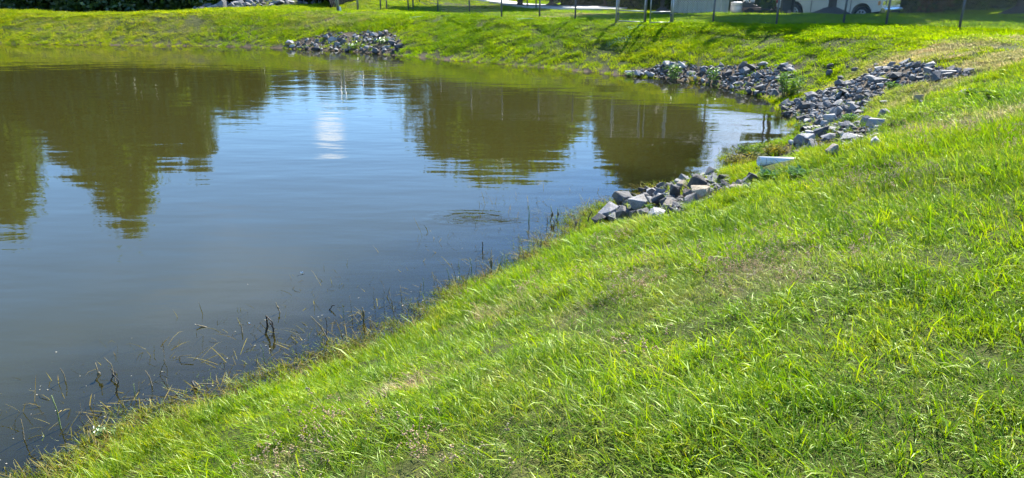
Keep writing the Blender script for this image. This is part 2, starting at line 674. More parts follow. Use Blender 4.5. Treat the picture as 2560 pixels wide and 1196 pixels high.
l.new(mc.outputs[0], mw.inputs[1])
l.new(mw.outputs[0], b.inputs['Base Color'])
bp = nd(n, 'ShaderNodeBump', i_Strength=0.8, i_Distance=0.03)
l.new(n2.outputs['Fac'], bp.inputs['Height'])
l.new(bp.outputs[0], b.inputs['Normal'])
l.new(b.outputs[0], out.inputs[0])
g_me.materials.append(m)
ground = tag(link(bpy.data.objects.new('ground', g_me)), kind='structure')

# ------------------------------------------------------------------ pond
WTH = np.concatenate([np.radians(np.arange(-54, 54.01, 0.3)), th_out])
WRR = np.geomspace(1.5, 62, 230)
wx, wy, wf = polar_grid(WTH, WRR)
wz, wd = terrain(wx, wy, True)
keep = (wd[wf] < 0.35).any(axis=1) & inside(wx[wf].mean(1), wy[wf].mean(1), SHORE * 1.0) | ((np.abs(wd[wf]) < 0.5).any(axis=1))
wf = wf[keep]
used = np.unique(wf)
remap = np.full(len(wx), -1)
remap[used] = np.arange(len(used))
SWIRL = on_level(1178, 545)
rw = np.hypot(wx[used] - float(SWIRL[0]), wy[used] - float(SWIRL[1]))
w_me = arrays_mesh('pond_water', np.stack([wx[used], wy[used], np.zeros(len(used))], -1), remap[wf][:, ::-1], True,
                   {'depth': np.maximum(0, -wz[used])})
m, n, l, out = new_mat('pond_water')
geo = nd(n, 'ShaderNodeNewGeometry')


def wave(scale, stretch, rot, detail, rough=0.5):
    mp = nd(n, 'ShaderNodeMapping')
    mp.inputs['Rotation'].default_value = (0, 0, R(rot))
    mp.inputs['Scale'].default_value = (stretch, 1.0, 1.0)
    l.new(geo.outputs['Position'], mp.inputs['Vector'])
    t = nd(n, 'ShaderNodeTexNoise', i_Scale=scale, i_Detail=detail, i_Roughness=rough)
    l.new(mp.outputs[0], t.inputs['Vector'])
    return t.outputs['Fac']


def smath(op, a, b=None):
    x = nd(n, 'ShaderNodeMath', operation=op)
    for k, v in enumerate((a, b)):
        if v is None:
            continue
        if isinstance(v, (int, float)):
            x.inputs[k].default_value = v
        else:
            l.new(v, x.inputs[k])
    return x.outputs[0]


breeze = wave(0.16, 0.6, 20, 3.0)                      # calm and ruffled patches
bm_ = nd(n, 'ShaderNodeMapRange', i_From_Min=0.35, i_From_Max=0.65, i_To_Min=0.25, i_To_Max=1.0)
l.new(breeze, bm_.inputs['Value'])
h = smath('MULTIPLY', wave(1.5, 0.35, 12, 2.0), 0.010)
h = smath('ADD', h, smath('MULTIPLY', smath('MULTIPLY', wave(6.0, 0.3, 8, 2.0), 0.0026), bm_.outputs[0]))
h = smath('ADD', h, smath('MULTIPLY', smath('MULTIPLY', wave(18.0, 0.45, -10, 2.0), 0.0007), bm_.outputs[0]))
# the swirl a fish has just left: rings running out from one point
dv = nd(n, 'ShaderNodeVectorMath', operation='SUBTRACT')
dv.inputs[1].default_value = (float(SWIRL[0]), float(SWIRL[1]), 0)
l.new(geo.outputs['Position'], dv.inputs[0])
ds = nd(n, 'ShaderNodeVectorMath', operation='MULTIPLY')
ds.inputs[1].default_value = (0.55, 1.0, 1.0)
l.new(dv.outputs[0], ds.inputs[0])
ln = nd(n, 'ShaderNodeVectorMath', operation='LENGTH')
l.new(ds.outputs[0], ln.inputs[0])
rr_ = smath('ADD', ln.outputs['Value'], smath('MULTIPLY', smath('SUBTRACT', wave(5.0, 0.6, 30, 2.0), 0.5), 0.12))
env = smath('POWER', 2.718, smath('MULTIPLY', smath('POWER', smath('DIVIDE', rr_, 0.25), 2.0), -1.0))
ring = smath('MULTIPLY', smath('SINE', smath('MULTIPLY', rr_, 48.0)), smath('MULTIPLY', env, 0.0026))
chop = smath('MULTIPLY', smath('SUBTRACT', wave(11.0, 0.45, -18, 3.0, 0.6), 0.5), smath('MULTIPLY', env, 0.013))
bulge = smath('MULTIPLY', env, 0.006)
# its wake, drawn out towards the right-hand shore
dw = nd(n, 'ShaderNodeVectorMath', operation='SUBTRACT')
dw.inputs[1].default_value = (float(SWIRL[0]) + 0.32, float(SWIRL[1]) - 0.10, 0)
l.new(geo.outputs['Position'], dw.inputs[0])
mw_ = nd(n, 'ShaderNodeMapping')
mw_.inputs['Rotation'].default_value = (0, 0, R(24))
mw_.inputs['Scale'].default_value = (1.0, 3.2, 1.0)
l.new(dw.outputs[0], mw_.inputs['Vector'])
lw = nd(n, 'ShaderNodeVectorMath', operation='LENGTH')
l.new(mw_.outputs[0], lw.inputs[0])
envw = smath('POWER', 2.718, smath('MULTIPLY', smath('POWER', smath('DIVIDE', lw.outputs['Value'], 0.30), 2.0), -1.0))
wake = smath('MULTIPLY', smath('SUBTRACT', wave(8.0, 0.25, -24, 2.0), 0.5), smath('MULTIPLY', envw, 0.035))
h = smath('ADD', h, smath('ADD', smath('ADD', ring, chop), smath('ADD', bulge, wake)))
bp = nd(n, 'ShaderNodeBump', i_Strength=1.0, i_Distance=1.0)
l.new(h, bp.inputs['Height'])
gl = nd(n, 'ShaderNodeBsdfGlossy', i_Roughness=0.035)
gl.inputs['Color'].default_value = (1, 1, 1, 1)
l.new(bp.outputs[0], gl.inputs['Normal'])
fr = nd(n, 'ShaderNodeFresnel', i_IOR=1.38)
l.new(bp.outputs[0], fr.inputs['Normal'])
df = nd(n, 'ShaderNodeBsdfDiffuse')
df.inputs[0].default_value = (0.0345, 0.0325, 0.0075, 1)     # silt hanging in the water
tp = nd(n, 'ShaderNodeBsdfTransparent')
tp.inputs[0].default_value = (0.80, 0.82, 0.70, 1)
dep = nd(n, 'ShaderNodeAttribute', attribute_name='depth')
turb = smath('SUBTRACT', 1.0, smath('POWER', 2.718, smath('MULTIPLY', dep.outputs['Fac'], -6.5)))
mb = nd(n, 'ShaderNodeMixShader')
l.new(turb, mb.inputs[0])
l.new(tp.outputs[0], mb.inputs[1])
l.new(df.outputs[0], mb.inputs[2])
ms = nd(n, 'ShaderNodeMixShader')
l.new(fr.outputs[0], ms.inputs[0])
l.new(mb.outputs[0], ms.inputs[1])
l.new(gl.outputs[0], ms.inputs[2])
l.new(ms.outputs[0], out.inputs[0])
w_me.materials.append(m)
pond = tag(link(bpy.data.objects.new('pond_water', w_me)), kind='structure')

# ------------------------------------------------------------------ concrete road behind the fence
M_CONC = simple_mat('road_concrete', (0.50, 0.48, 0.45), (0.40, 0.385, 0.36), 0.85, 1.5, bump=0.2, bump_scale=60)
pts = []
for i in range(len(ROAD_LINE) - 1):
    p0, p1 = np.array(ROAD_LINE[i]), np.array(ROAD_LINE[i + 1])
    for t in np.linspace(0, 1, 10, endpoint=False):
        pts.append(p0 * (1 - t) + p1 * t)
pts = np.array(pts)
tan = np.gradient(pts, axis=0)
tan /= np.linalg.norm(tan, axis=1)[:, None]
nor = np.stack([-tan[:, 1], tan[:, 0]], -1)
rv, rf = [], []
cols = np.linspace(-1, 1, 5)
for i in range(len(pts)):
    for c in cols:
        q = pts[i] + nor[i] * c * ROAD_W
        rv.append((q[0], q[1], gz(q[0], q[1]) + 0.07))
    for c, o in ((-1, -0.02), (1, 0.02)):
        pass
nc = len(cols)
for i in range(len(pts) - 1):
    for c in range(nc - 1):
        rf.append((i * nc + c, i * nc + c + 1, (i + 1) * nc + c + 1, (i + 1) * nc + c))
r_me = arrays_mesh('road', np.array(rv), np.array(rf), True)
r_me.materials.append(M_CONC)
road = tag(link(bpy.data.objects.new('road', r_me)), kind='structure')
sol = road.modifiers.new('thickness', 'SOLIDIFY')
sol.thickness = 0.12
sol.offset = 0.0

# ------------------------------------------------------------------ riprap
def rock_mat(name, stops, warm=0.0):
    m, n, l, out = new_mat(name)
    b = nd(n, 'ShaderNodeBsdfPrincipled', i_Roughness=0.8)
    b.inputs['Specular IOR Level'].default_value = 0.35
    t = nd(n, 'ShaderNodeTexCoord')
    geo = nd(n, 'ShaderNodeNewGeometry')
    oi = nd(n, 'ShaderNodeAttribute', attribute_name='rnd')
    r = ramp(n, stops)
    n1 = nd(n, 'ShaderNodeTexNoise', i_Scale=7.0, i_Detail=8.0, i_Roughness=0.65)
    l.new(geo.outputs['Position'], n1.inputs['Vector'])
    mixf = nd(n, 'ShaderNodeMath', operation='MULTIPLY_ADD')
    l.new(n1.outputs['Fac'], mixf.inputs[0])
    mixf.inputs[1].default_value = 0.7
    sub = nd(n, 'ShaderNodeMath', operation='MULTIPLY_ADD')
    l.new(oi.outputs['Fac'], sub.inputs[0])
    sub.inputs[1].default_value = 0.75
    sub.inputs[2].default_value = -0.22
    l.new(sub.outputs[0], mixf.inputs[2])
    l.new(mixf.outputs[0], r.inputs[0])
    n3 = nd(n, 'ShaderNodeTexNoise', i_Scale=60.0, i_Detail=3.0)
    l.new(geo.outputs['Position'], n3.inputs['Vector'])
    sp = ramp(n, [(0.36, (0.55, 0.55, 0.55)), (0.6, (1.1, 1.1, 1.1))])
    l.new(n3.outputs['Fac'], sp.inputs[0])
    mu = nd(n, 'ShaderNodeMixRGB', blend_type='MULTIPLY', i_Fac=0.7)
    l.new(r.outputs[0], mu.inputs[1])
    l.new(sp.outputs[0], mu.inputs[2])
    sx_ = nd(n, 'ShaderNodeSeparateXYZ')
    l.new(geo.outputs['Position'], sx_.inputs[0])
    wt = nd(n, 'ShaderNodeMapRange', i_From_Min=0.10, i_From_Max=0.02)
    l.new(sx_.outputs['Z'], wt.inputs['Value'])
    mw = nd(n, 'ShaderNodeMixRGB', blend_type='MULTIPLY')
    mw.inputs[2].default_value = (0.32, 0.30, 0.25, 1)
    l.new(wt.outputs[0], mw.inputs[0])
    l.new(mu.outputs[0], mw.inputs[1])
    n4 = nd(n, 'ShaderNodeTexNoise', i_Scale=3.2, i_Detail=6.0, i_Roughness=0.7)
    l.new(geo.outputs['Position'], n4.inputs['Vector'])
    silt = nd(n, 'ShaderNodeMapRange', i_From_Min=0.52, i_From_Max=0.72, i_To_Max=0.75)
    l.new(n4.outputs['Fac'], silt.inputs['Value'])
    ms_ = nd(n, 'ShaderNodeMixRGB')
    ms_.inputs[2].default_value = (0.17, 0.135, 0.09, 1)
    l.new(silt.outputs[0], ms_.inputs[0])
    l.new(mw.outputs[0], ms_.inputs[1])
    l.new(ms_.outputs[0], b.inputs['Base Color'])
    n2 = nd(n, 'ShaderNodeTexNoise', i_Scale=26.0, i_Detail=8.0, i_Roughness=0.7)
    l.new(geo.outputs['Position'], n2.inputs['Vector'])
    bp = nd(n, 'ShaderNodeBump', i_Strength=0.55, i_Distance=0.03)
    l.new(n2.outputs['Fac'], bp.inputs['Height'])
    l.new(bp.outputs[0], b.inputs['Normal'])
    l.new(b.outputs[0], out.inputs[0])
    return m


M_ROCK = rock_mat('grey_granite', [(0.2, (0.05, 0.051, 0.053)), (0.42, (0.112, 0.113, 0.116)), (0.65, (0.205, 0.203, 0.20)), (0.92, (0.37, 0.36, 0.335))])
M_ROCK_DARK = rock_mat('dark_stone', [(0.2, (0.05, 0.05, 0.05)), (0.5, (0.095, 0.09, 0.085)), (0.9, (0.15, 0.14, 0.13))])
M_ROCK_TAN = rock_mat('tan_stone', [(0.2, (0.20, 0.145, 0.08)), (0.5, (0.33, 0.25, 0.15)), (0.9, (0.45, 0.36, 0.24))])
M_ROCK_PALE = rock_mat('pale_stone', [(0.2, (0.19, 0.187, 0.187)), (0.5, (0.28, 0.275, 0.27)), (0.9, (0.40, 0.39, 0.375))])
M_ROCK_BROWN = rock_mat('muddy_stone', [(0.2, (0.13, 0.10, 0.075)), (0.5, (0.22, 0.175, 0.13)), (0.9, (0.32, 0.27, 0.21))])


def rock_verts(seed, npts=15, box=0.75):
    """angular broken stone: hull of random points pushed towards a box"""
    r = np.random.default_rng(seed)
    p = r.normal(size=(npts, 3))
    p /= np.linalg.norm(p, axis=1)[:, None]
    q = p / np.abs(p).max(axis=1)[:, None]
    p = (p * (1 - box) + q * box * 0.8) * r.uniform(0.72, 1.0, (npts, 1))
    bm = bmesh.new()
    for v in p:
        bm.verts.new(v * 0.5)
    bmesh.ops.convex_hull(bm, input=bm.verts)
    bmesh.ops.delete(bm, geom=[v for v in bm.verts if not v.link_faces], context='VERTS')
    return bm


ROCK_PROTO = []
ROCK_ARR = []
for k in range(26):
    bm = rock_verts(100 + k, 12 + k % 7, 0.35 + 0.5 * ((k * 7) % 10) / 10)
    bmesh.ops.triangulate(bm, faces=bm.faces)
    bm.verts.ensure_lookup_table()
    bm.verts.index_update()
    va = np.array([v.co[:] for v in bm.verts])
    fa = np.array([[v.index for v in f.verts] for f in bm.faces])
    bm.free()
    me = arrays_mesh('rock', va, fa, False, {'rnd': np.full(len(va), (k * 0.618) % 1.0)})
    me.materials.append(M_ROCK)
    ROCK_PROTO.append(me)
    ROCK_ARR.append((va, fa))


def scatter_rocks(A, spacing, smin, smax, seed, keep=1.0, layers=1):
    """stones lying against each other over an area: (x, y, z, size, proto, rotation)"""
    r = np.random.default_rng(seed)
    A_ = np.array(A)
    x0, y0 = A_.min(0)
    x1, y1 = A_.max(0)
    n_ = int((x1 - x0) * (y1 - y0) / spacing ** 2 * 2.2)
    cx_ = r.uniform(x0, x1, n_)
    cy_ = r.uniform(y0, y1, n_)
    ok = inside(cx_, cy_, A)
    cx_, cy_ = cx_[ok], cy_[ok]
    out_ = []
    cell = {}
    for x, y in zip(cx_, cy_):
        if r.random() > keep:
            continue
        gkey = (int(x / spacing), int(y / spacing))
        bad = False
        for i in (-1, 0, 1):
            for j in (-1, 0, 1):
                for (a, b_) in cell.get((gkey[0] + i, gkey[1] + j), ()):
                    if (a - x) ** 2 + (b_ - y) ** 2 < spacing ** 2 * 0.55:
                        bad = True
        if bad:
            continue
        cell.setdefault(gkey, []).append((x, y))
        s = smin + (smax - smin) * r.random() ** 2.0
        out_.append([x, y, 0.0, s, int(r.integers(len(ROCK_PROTO))), r.uniform(-0.5, 0.5), r.uniform(-0.5, 0.5), r.uniform(0, 6.28),
                     r.uniform(0.8, 1.25), r.uniform(0.65, 1.0), r.uniform(0.45, 0.8)])
    if out_:
        zz = terrain(np.array([o[0] for o in out_]), np.array([o[1] for o in out_]))
        for o, z in zip(out_, zz):
            o[2] = float(z) + o[3] * o[10] * r.uniform(0.05, 0.34)
    return out_


A_BANK = area([(655, 27), (690, 10), (700, -6), (800, -8), (790, 6), (745, 20), (735, 26)])
_bk = np.array([[-16.2, 38.4], [-13.0, 38.2], [-10.2, 40.5], [-10.0, 47.0], [-13.0, 50.0], [-17.5, 50.0], [-17.5, 43.0]])
PILES = [
    (scatter_rocks(A_CHUTE, 0.185, 0.12, 0.34, 1), 'grey angular riprap stone in the long stone chute climbing the right bank', 'stones of the right bank chute'),
    (scatter_rocks(A_MID, 0.22, 0.13, 0.38, 2), 'grey riprap stone at the waterline of the inlet beyond the leafy weeds', 'stones round the far end of the inlet'),
    (scatter_rocks(A_PIPE, 0.17, 0.09, 0.33, 3, 0.9), 'grey stone among the stones around the ribbed drain pipe', 'stones round the ribbed drain pipe'),
    (scatter_rocks(A_FARL, 0.27, 0.15, 0.42, 4, 0.85), 'grey stone in the rock patch on the far left bank', 'stones on the far left bank'),
    (scatter_rocks(_bk, 0.42, 0.3, 0.75, 5), 'grey stone on the stony bank behind the grassy crest', 'stones behind the crest'),
    (scatter_rocks(A_SCATTER, 0.5, 0.1, 0.34, 6, 0.6), 'loose grey stone half sunk in grass above the chute', 'loose stones above the chute'),
    (scatter_rocks(A_SCATTER2, 0.6, 0.1, 0.36, 7, 0.6), 'loose grey stone half sunk in grass right of the chute', 'loose stones right of the chute'),
    (scatter_rocks(A_NEAR, 0.13, 0.08, 0.25, 8, 0.95), 'small grey stone filling gaps in the near rock pile', 'small stones of the near pile'),
]
NEAR_RUBBLE = PILES[-1][0]
ALL_ROCKS = []
ZONES = [('at the upper end of', 'in the upper half of', 'in the lower half of', 'at the waterside end of')] * 8
WHERE = ['the right bank chute', 'the inlet stones', 'the drain pipe stones', 'the far left stones', 'the bank behind the crest',
         'the strew above the chute', 'the strew below the chute', 'the near pile']
for pi, (lst, lab, grp) in enumerate(PILES):
    if not lst:
        continue
    zz_ = np.array([o[2] for o in lst])
    ss_ = np.median([o[3] for o in lst])
    qs = np.quantile(zz_, (0.75, 0.5, 0.25))
    for o in lst:
        P = (o[0], o[1], o[2])
        tone = (o[4] * 0.618) % 1.0
        tone = 'dark grey' if tone < 0.34 else ('pale grey' if tone > 0.67 else 'mid grey')
        size = 'large' if o[3] > ss_ * 1.35 else ('small' if o[3] < ss_ * 0.85 else 'medium')
        zn = ZONES[pi][0 if o[2] > qs[0] else 1 if o[2] > qs[1] else 2 if o[2] > qs[2] else 3]
        ALL_ROCKS.append((o[3] * px_per_m(P), o, f'{size} {tone} angular stone {zn} {WHERE[pi]}', grp))
ALL_ROCKS.sort(key=lambda t: -t[0])


def rock_matrix(o):
    return (Matrix.Translation((o[0], o[1], o[2])) @ Matrix.Rotation(o[7], 4, 'Z') @ Matrix.Rotation(o[5], 4, 'X') @ Matrix.Rotation(o[6], 4, 'Y')
            @ Matrix.Diagonal((o[3] * o[8] * 1.1, o[3] * o[9] * 1.1, o[3] * o[10] * 1.1, 1)))


N_ROCK_OBJECTS = 270
for s, o, lab, grp in ALL_ROCKS[:N_ROCK_OBJECTS]:
    ob = bpy.data.objects.new('rock', ROCK_PROTO[o[4]])
    ob.matrix_world = rock_matrix(o)
    tag(link(ob), lab, 'rock', grp)
vs_, fs_, rn_ = [], [], []
off = 0
for s, o, lab, grp in ALL_ROCKS[N_ROCK_OBJECTS:]:
    va, fa = ROCK_ARR[o[4]]
    M_ = np.array(rock_matrix(o))
    vs_.append(va @ M_[:3, :3].T + M_[:3, 3])
    fs_.append(fa + off)
    rn_.append(np.full(len(va), random.random()))
    off += len(va)
# pebbles and chips between the stones
for A, nn in ((A_CHUTE, 900), (A_MID, 700), (A_PIPE, 500), (A_NEAR, 350), (A_FARL, 250)):
    A_ = np.array(A)
    x_ = rng.uniform(A_[:, 0].min(), A_[:, 0].max(), nn * 3)
    y_ = rng.uniform(A_[:, 1].min(), A_[:, 1].max(), nn * 3)
    k_ = inside(x_, y_, A)
    x_, y_ = x_[k_][:nn], y_[k_][:nn]
    z_ = terrain(x_, y_)
    for x, y, z in zip(x_, y_, z_):
        s = random.uniform(0.04, 0.12)
        o = [x, y, z + s * 0.2, s, random.randrange(26), random.uniform(-.6, .6), random.uniform(-.6, .6), random.uniform(0, 6.28), 1.0, .8, .7]
        va, fa = ROCK_ARR[o[4]]
        M_ = np.array(rock_matrix(o))
        vs_.append(va @ M_[:3, :3].T + M_[:3, 3])
        fs_.append(fa + off)
        rn_.append(np.full(len(va), random.random()))
        off += len(va)
me = arrays_mesh('riprap_rubble', np.concatenate(vs_), np.concatenate(fs_), False, {'rnd': np.concatenate(rn_)})
me.materials.append(M_ROCK)
tag(link(bpy.data.objects.new('riprap_rubble', me)), 'smaller grey riprap stones and chips filling the stone patches round the pond', 'rubble', kind='stuff')


# the rocks of the near pile, one by one: (px, py of the centre, width px, height px, material, label, seed)
def near_rock(px, py, w, hgt, mat, label, seed, rz=None, boxy=0.6, group=None, lift=0.5, deep=0.85):
    p = cast1(px, py + hgt * 0.42)
    s = 1.0 / px_per_m(p)
    bm = rock_verts(seed, 13, boxy * 0.8)
    lo = [min(v.co[i] for v in bm.verts) for i in range(3)]
    hi = [max(v.co[i] for v in bm.verts) for i in range(3)]
    dims = (w * s * 0.95, w * s * deep * 0.95, hgt * s * 1.25)
    for v in bm.verts:
        for i in range(3):
            v.co[i] = ((v.co[i] - lo[i]) / (hi[i] - lo[i]) - 0.5) * dims[i]
    bmesh.ops.bevel(bm, geom=[e for e in bm.edges], offset=0.005 * w * s / 0.2, segments=1, affect='EDGES', clamp_overlap=True)
    bmesh.ops.triangulate(bm, faces=[f for f in bm.faces if len(f.verts) > 4])
    me = bpy.data.meshes.new('rock')
    bm.to_mesh(me)
    bm.free()
    a = me.attributes.new('rnd', 'FLOAT', 'POINT')
    a.data.foreach_set('value', np.full(len(me.vertices), (seed * 0.37) % 1.0, dtype=np.float32))
    me.materials.append(mat)
    o = bpy.data.objects.new('rock', me)
    o.location = (p.x, p.y, p.z + dims[2] * (lift - 0.06))
    o.rotation_euler = (random.uniform(-.12, .12), random.uniform(-.12, .12), random.uniform(-.35, .35) if rz is None else rz)
    return tag(link(o), label, 'rock', group)


NP = 'rocks of the near pile'
near_rock(1742, 460, 50, 36, M_ROCK_DARK, 'dark square-shouldered boulder standing highest at the back of the near rock pile', 3, 0.3, 0.8)
near_rock(1754, 487, 60, 32, M_ROCK_TAN, 'tan rock beside the grass in the near rock pile', 8, 0.1, 0.5)
near_rock(1519, 532, 52, 36, M_ROCK_PALE, 'pale flat-topped rock at the water end of the near rock pile', 12, -0.3, 0.75)
near_rock(1562, 500, 62, 32, M_ROCK, 'long grey rock lying along the water edge of the near pile', 17, 0.55, 0.7)
near_rock(1592, 516, 52, 36, M_ROCK, 'large grey rock with a shaded front in the middle of the near pile', 21, 0.2, 0.6)
near_rock(1647, 502, 44, 28, M_ROCK, 'grey rock with a ridged top in the middle right of the near pile', 25, -0.2, 0.5)
near_rock(1650, 486, 34, 18, M_ROCK, 'flat grey rock at the waterside behind the ridged one in the near pile', 31, 0.1, 0.7)
near_rock(1625, 482, 34, 24, M_ROCK_PALE, 'pale grey rock on the waterside edge of the near pile', 36, 0.4, 0.6)
near_rock(1685, 487, 36, 36, M_ROCK_DARK, 'dark pointed rock left of the dark boulder in the near pile', 41, 0.7, 0.2)
near_rock(1680, 502, 26, 18, M_ROCK_DARK, 'small dark rock below the pointed rock in the near pile', 44, 0.1, 0.5)
near_rock(1704, 468, 44, 24, M_ROCK_BROWN, 'muddy brown rock between the pointed rock and the dark boulder', 47, 0.3, 0.6)
near_rock(1672, 470, 36, 16, M_ROCK_DARK, 'low wet rock at the waterline behind the pointed rock', 49, 0.3, 0.6)
near_rock(1496, 553, 40, 26, M_ROCK_DARK, 'low blackish rock at the tip of the near pile nearest the stalks', 52, -0.2, 0.45)
near_rock(1558, 536, 36, 30, M_ROCK, 'grey rock right of the pale flat-topped rock in the near pile', 55, 0.9, 0.5)
near_rock(1584, 540, 30, 28, M_ROCK_DARK, 'narrow upright dark rock at the front of the near pile', 58, 0.5, 0.6)
near_rock(1610, 541, 34, 28, M_ROCK_DARK, 'round-backed dark rock at the front of the near pile', 61, 0.2, 0.3)
near_rock(1633, 540, 32, 16, M_ROCK_PALE, 'pale flat rock half in the dry grass at the front of the near pile', 64, 0.1, 0.7)
near_rock(1677, 515, 48, 20, M_ROCK_BROWN, 'brown rock bedded in dry grass in front of the near pile', 67, 0.2, 0.5)
near_rock(1718, 490, 28, 24, M_ROCK_BROWN, 'brown rock touching the left side of the tan rock', 71, 0.4, 0.5)
near_rock(1612, 500, 34, 26, M_ROCK, 'grey rock wedged between the long rock and the ridged one', 74, 0.6, 0.6)
near_rock(1608, 478, 22, 14, M_ROCK_DARK, 'small dark rock on the waterline at the back of the near pile', 77, 0.6, 0.6)
near_rock(1810, 446, 38, 14, M_ROCK_DARK, 'flat dark rock at the water between the boulder and the white pipe', 79, 0.3, 0.6)
near_rock(1845, 471, 54, 14, M_ROCK_BROWN, 'flat grey-brown slab sunk in the grass right of the dark boulder', 82, 0.2, 0.7)
near_rock(1770, 503, 26, 16, M_ROCK_DARK, 'dark rock under the front of the tan rock', 85, 0.2, 0.6)
# single stones in the grass by the chute
near_rock(2295, 248, 22, 14, M_ROCK_TAN, 'orange-brown stone in the grass below the right bank chute', 91, 0.4, 0.6)
near_rock(2185, 357, 44, 22, M_ROCK_PALE, 'pale rock in the grass right of the ribbed drain pipe', 94, 0.5, 0.6)
near_rock(2080, 380, 40, 28, M_ROCK_BROWN, 'brown pointed rock in the grass right of the white pipe', 97, 0.3, 0.3)
near_rock(2072, 299, 38, 20, M_ROCK_PALE, 'pale boxy rock at the water corner of the right bank chute', 99, -0.1, 0.85)
near_rock(2138, 272, 30, 16, M_ROCK_PALE, 'pale rounded rock low in the right bank chute', 103, 0.1, 0.4)
near_rock(2075, 343, 46, 13, M_ROCK_PALE, 'flat pale slab on top of the stones by the ribbed drain pipe', 106, 0.1, 0.7)
near_rock(2018, 345, 40, 15, M_ROCK_PALE, 'pale slab in front of the ribbed drain pipe', 108, 0.1, 0.7)
near_rock(1990, 386, 32, 16, M_ROCK_BROWN, 'brown rock just behind the white pipe', 111, 0.1, 0.5)
near_rock(1668, 163, 24, 14, M_ROCK_PALE, 'pale rock above the leftmost leafy weed of the inlet', 113, 0.4, 0.6)
near_rock(1703, 165, 24, 16, M_ROCK, 'blue-grey boulder right of the leftmost leafy weed of the inlet', 116, 0.2, 0.3)
near_rock(1596, 186, 20, 16, M_ROCK_PALE, 'pale upright rock at the left tip of the inlet stones', 118, 0.2, 0.5)
near_rock(1570, 183, 22, 9, M_ROCK_PALE, 'pale flat rock at the far left tip of the inlet stones', 121, 0.2, 0.7)
near_rock(2136, 176, 15, 11, M_ROCK_DARK, 'dark upright stone in the grass above the chute', 124, 0.2, 0.5)
near_rock(2190, 164, 14, 9, M_ROCK_BROWN, 'rust brown stone at the upper edge of the chute', 126, 0.2, 0.5)

# ------------------------------------------------------------------ drain pipes
M_PVC = simple_mat('white_pvc', (0.80, 0.80, 0.79), (0.58, 0.57, 0.52), 0.4, 9.0)
M_DARKIN = simple_mat('pipe_inside', (0.03, 0.03, 0.03), (0.015, 0.015, 0.015), 0.9)
M_HDPE = simple_mat('weathered_pipe', (0.10, 0.10, 0.095), (0.06, 0.06, 0.055), 0.6, 14.0)
p0 = cast1(1895, 418)
ppm = px_per_m(p0)
rad = 12.0 / ppm
e0 = Vector((p0.x, p0.y, max(p0.z, 0.03) + rad * 1.25))
e1 = Vector((e0.x + 0.74, e0.y + 0.06, e0.z))
e1.z = e0.z - 0.035
t = thing('drain_pipe', 'white plastic drain pipe poking out of the grass beside yellowish creeping weeds', 'pipe', e0)
ax = (e1 - e0)
mb_ = MB()
NS = 24
side = ax.cross(Vector((0, 0, 1))).normalized()
up = side.cross(ax).normalized()
rings = []
for (q, rr0) in ((Vector((0, 0, 0)), rad), (ax * 1.5, rad), (ax * 1.5, rad * .93), (Vector((0, 0, 0)), rad * 0.93)):
    rings.append([q + (side * math.cos(2 * math.pi * k / NS) + up * math.sin(2 * math.pi * k / NS)) * rr0 for k in range(NS)])
vv = [p for r_ in rings for p in r_]
ff = []
for a_ in range(4):
    b_ = (a_ + 1) % 4
    for k in range(NS):
        k2 = (k + 1) % NS
        ff.append((a_ * NS + k, b_ * NS + k, b_ * NS + k2, a_ * NS + k2))
mb_.add(vv, ff).build('pipe_wall', M_PVC, t, True)
mb_ = MB()
mb_.tube([ax * 0.10, ax * 0.104], [rad * 1.012] * 2, NS).build('joint_line', M_HDPE, t)

p0 = cast1(2012, 334)
ppm = px_per_m(p0)
rad = 11.5 / ppm
e0 = Vector((p0.x - 0.05, p0.y, 0.0 + rad * 0.85))
t = thing('corrugated_pipe', 'ribbed dark drain pipe end opening to the water among stones', 'pipe', e0)
ax = Vector((0.95, 0.28, 0.03)).normalized()
pts_, rr_l = [], []
for k in range(61):
    u = k / 60 * 1.3
    pts_.append(ax * u)
    rr_l.append(rad * (1.0 if (k % 4) in (0, 1) else 0.87))
mb_ = MB()
mb_.tube(pts_, rr_l, 20, cap=False).build('ribbed_wall', M_HDPE, t, False)
mb_ = MB()
mb_.tube([ax * u for u in (0.002, 1.3)], [rad * 0.8] * 2, 20, cap=False).build('inner_wall', M_DARKIN, t, True)
mb_ = MB()
side = ax.cross(Vector((0, 0, 1))).normalized()
up = side.cross(ax).normalized()
vv = []
for rr0 in (rad, rad * .8):
    vv += [(side * math.cos(2 * math.pi * k / 20) + up * math.sin(2 * math.pi * k / 20)) * rr0 - ax * 0.004 for k in range(20)]
mb_.add(vv, [(k, (k + 1) % 20, 20 + (k + 1) % 20, 20 + k) for k in range(20)]).build('rim', M_HDPE, t)

# ------------------------------------------------------------------ fence, gate and posts
M_GALV = simple_mat('galvanised_steel', (0.36, 0.37, 0.38), (0.24, 0.25, 0.26), 0.45, 20.0, 0.75)
M_POST = simple_mat('dull_steel', (0.13, 0.14, 0.145), (0.08, 0.085, 0.09), 0.55, 15.0, 0.5)
M_WIRE = simple_mat('wire', (0.15, 0.155, 0.155), (0.11, 0.115, 0.115), 0.7, 10.0, 0.0, spec=0.2)
FENCE_H = 1.38


def fence_point(px, py):
    return cast1(px, py)


def post(parent, q, h=FENCE_H + 0.06, r=0.032, mat=None, origin=None, name='post'):
    o = origin or Vector((0, 0, 0))
    b_ = q - o
    mb = MB()
    mb.tube([b_ + Vector((0, 0, -0.25)), b_ + Vector((0, 0, h))], r, 10)
    mb.tube([b_ + Vector((0, 0, h)), b_ + Vector((0, 0, h + .02)), b_ + Vector((0, 0, h + 0.05))], [r * 1.15, r * 1.1, r * 0.4], 10)
    return mb.build(name, mat or M_POST, parent, True)


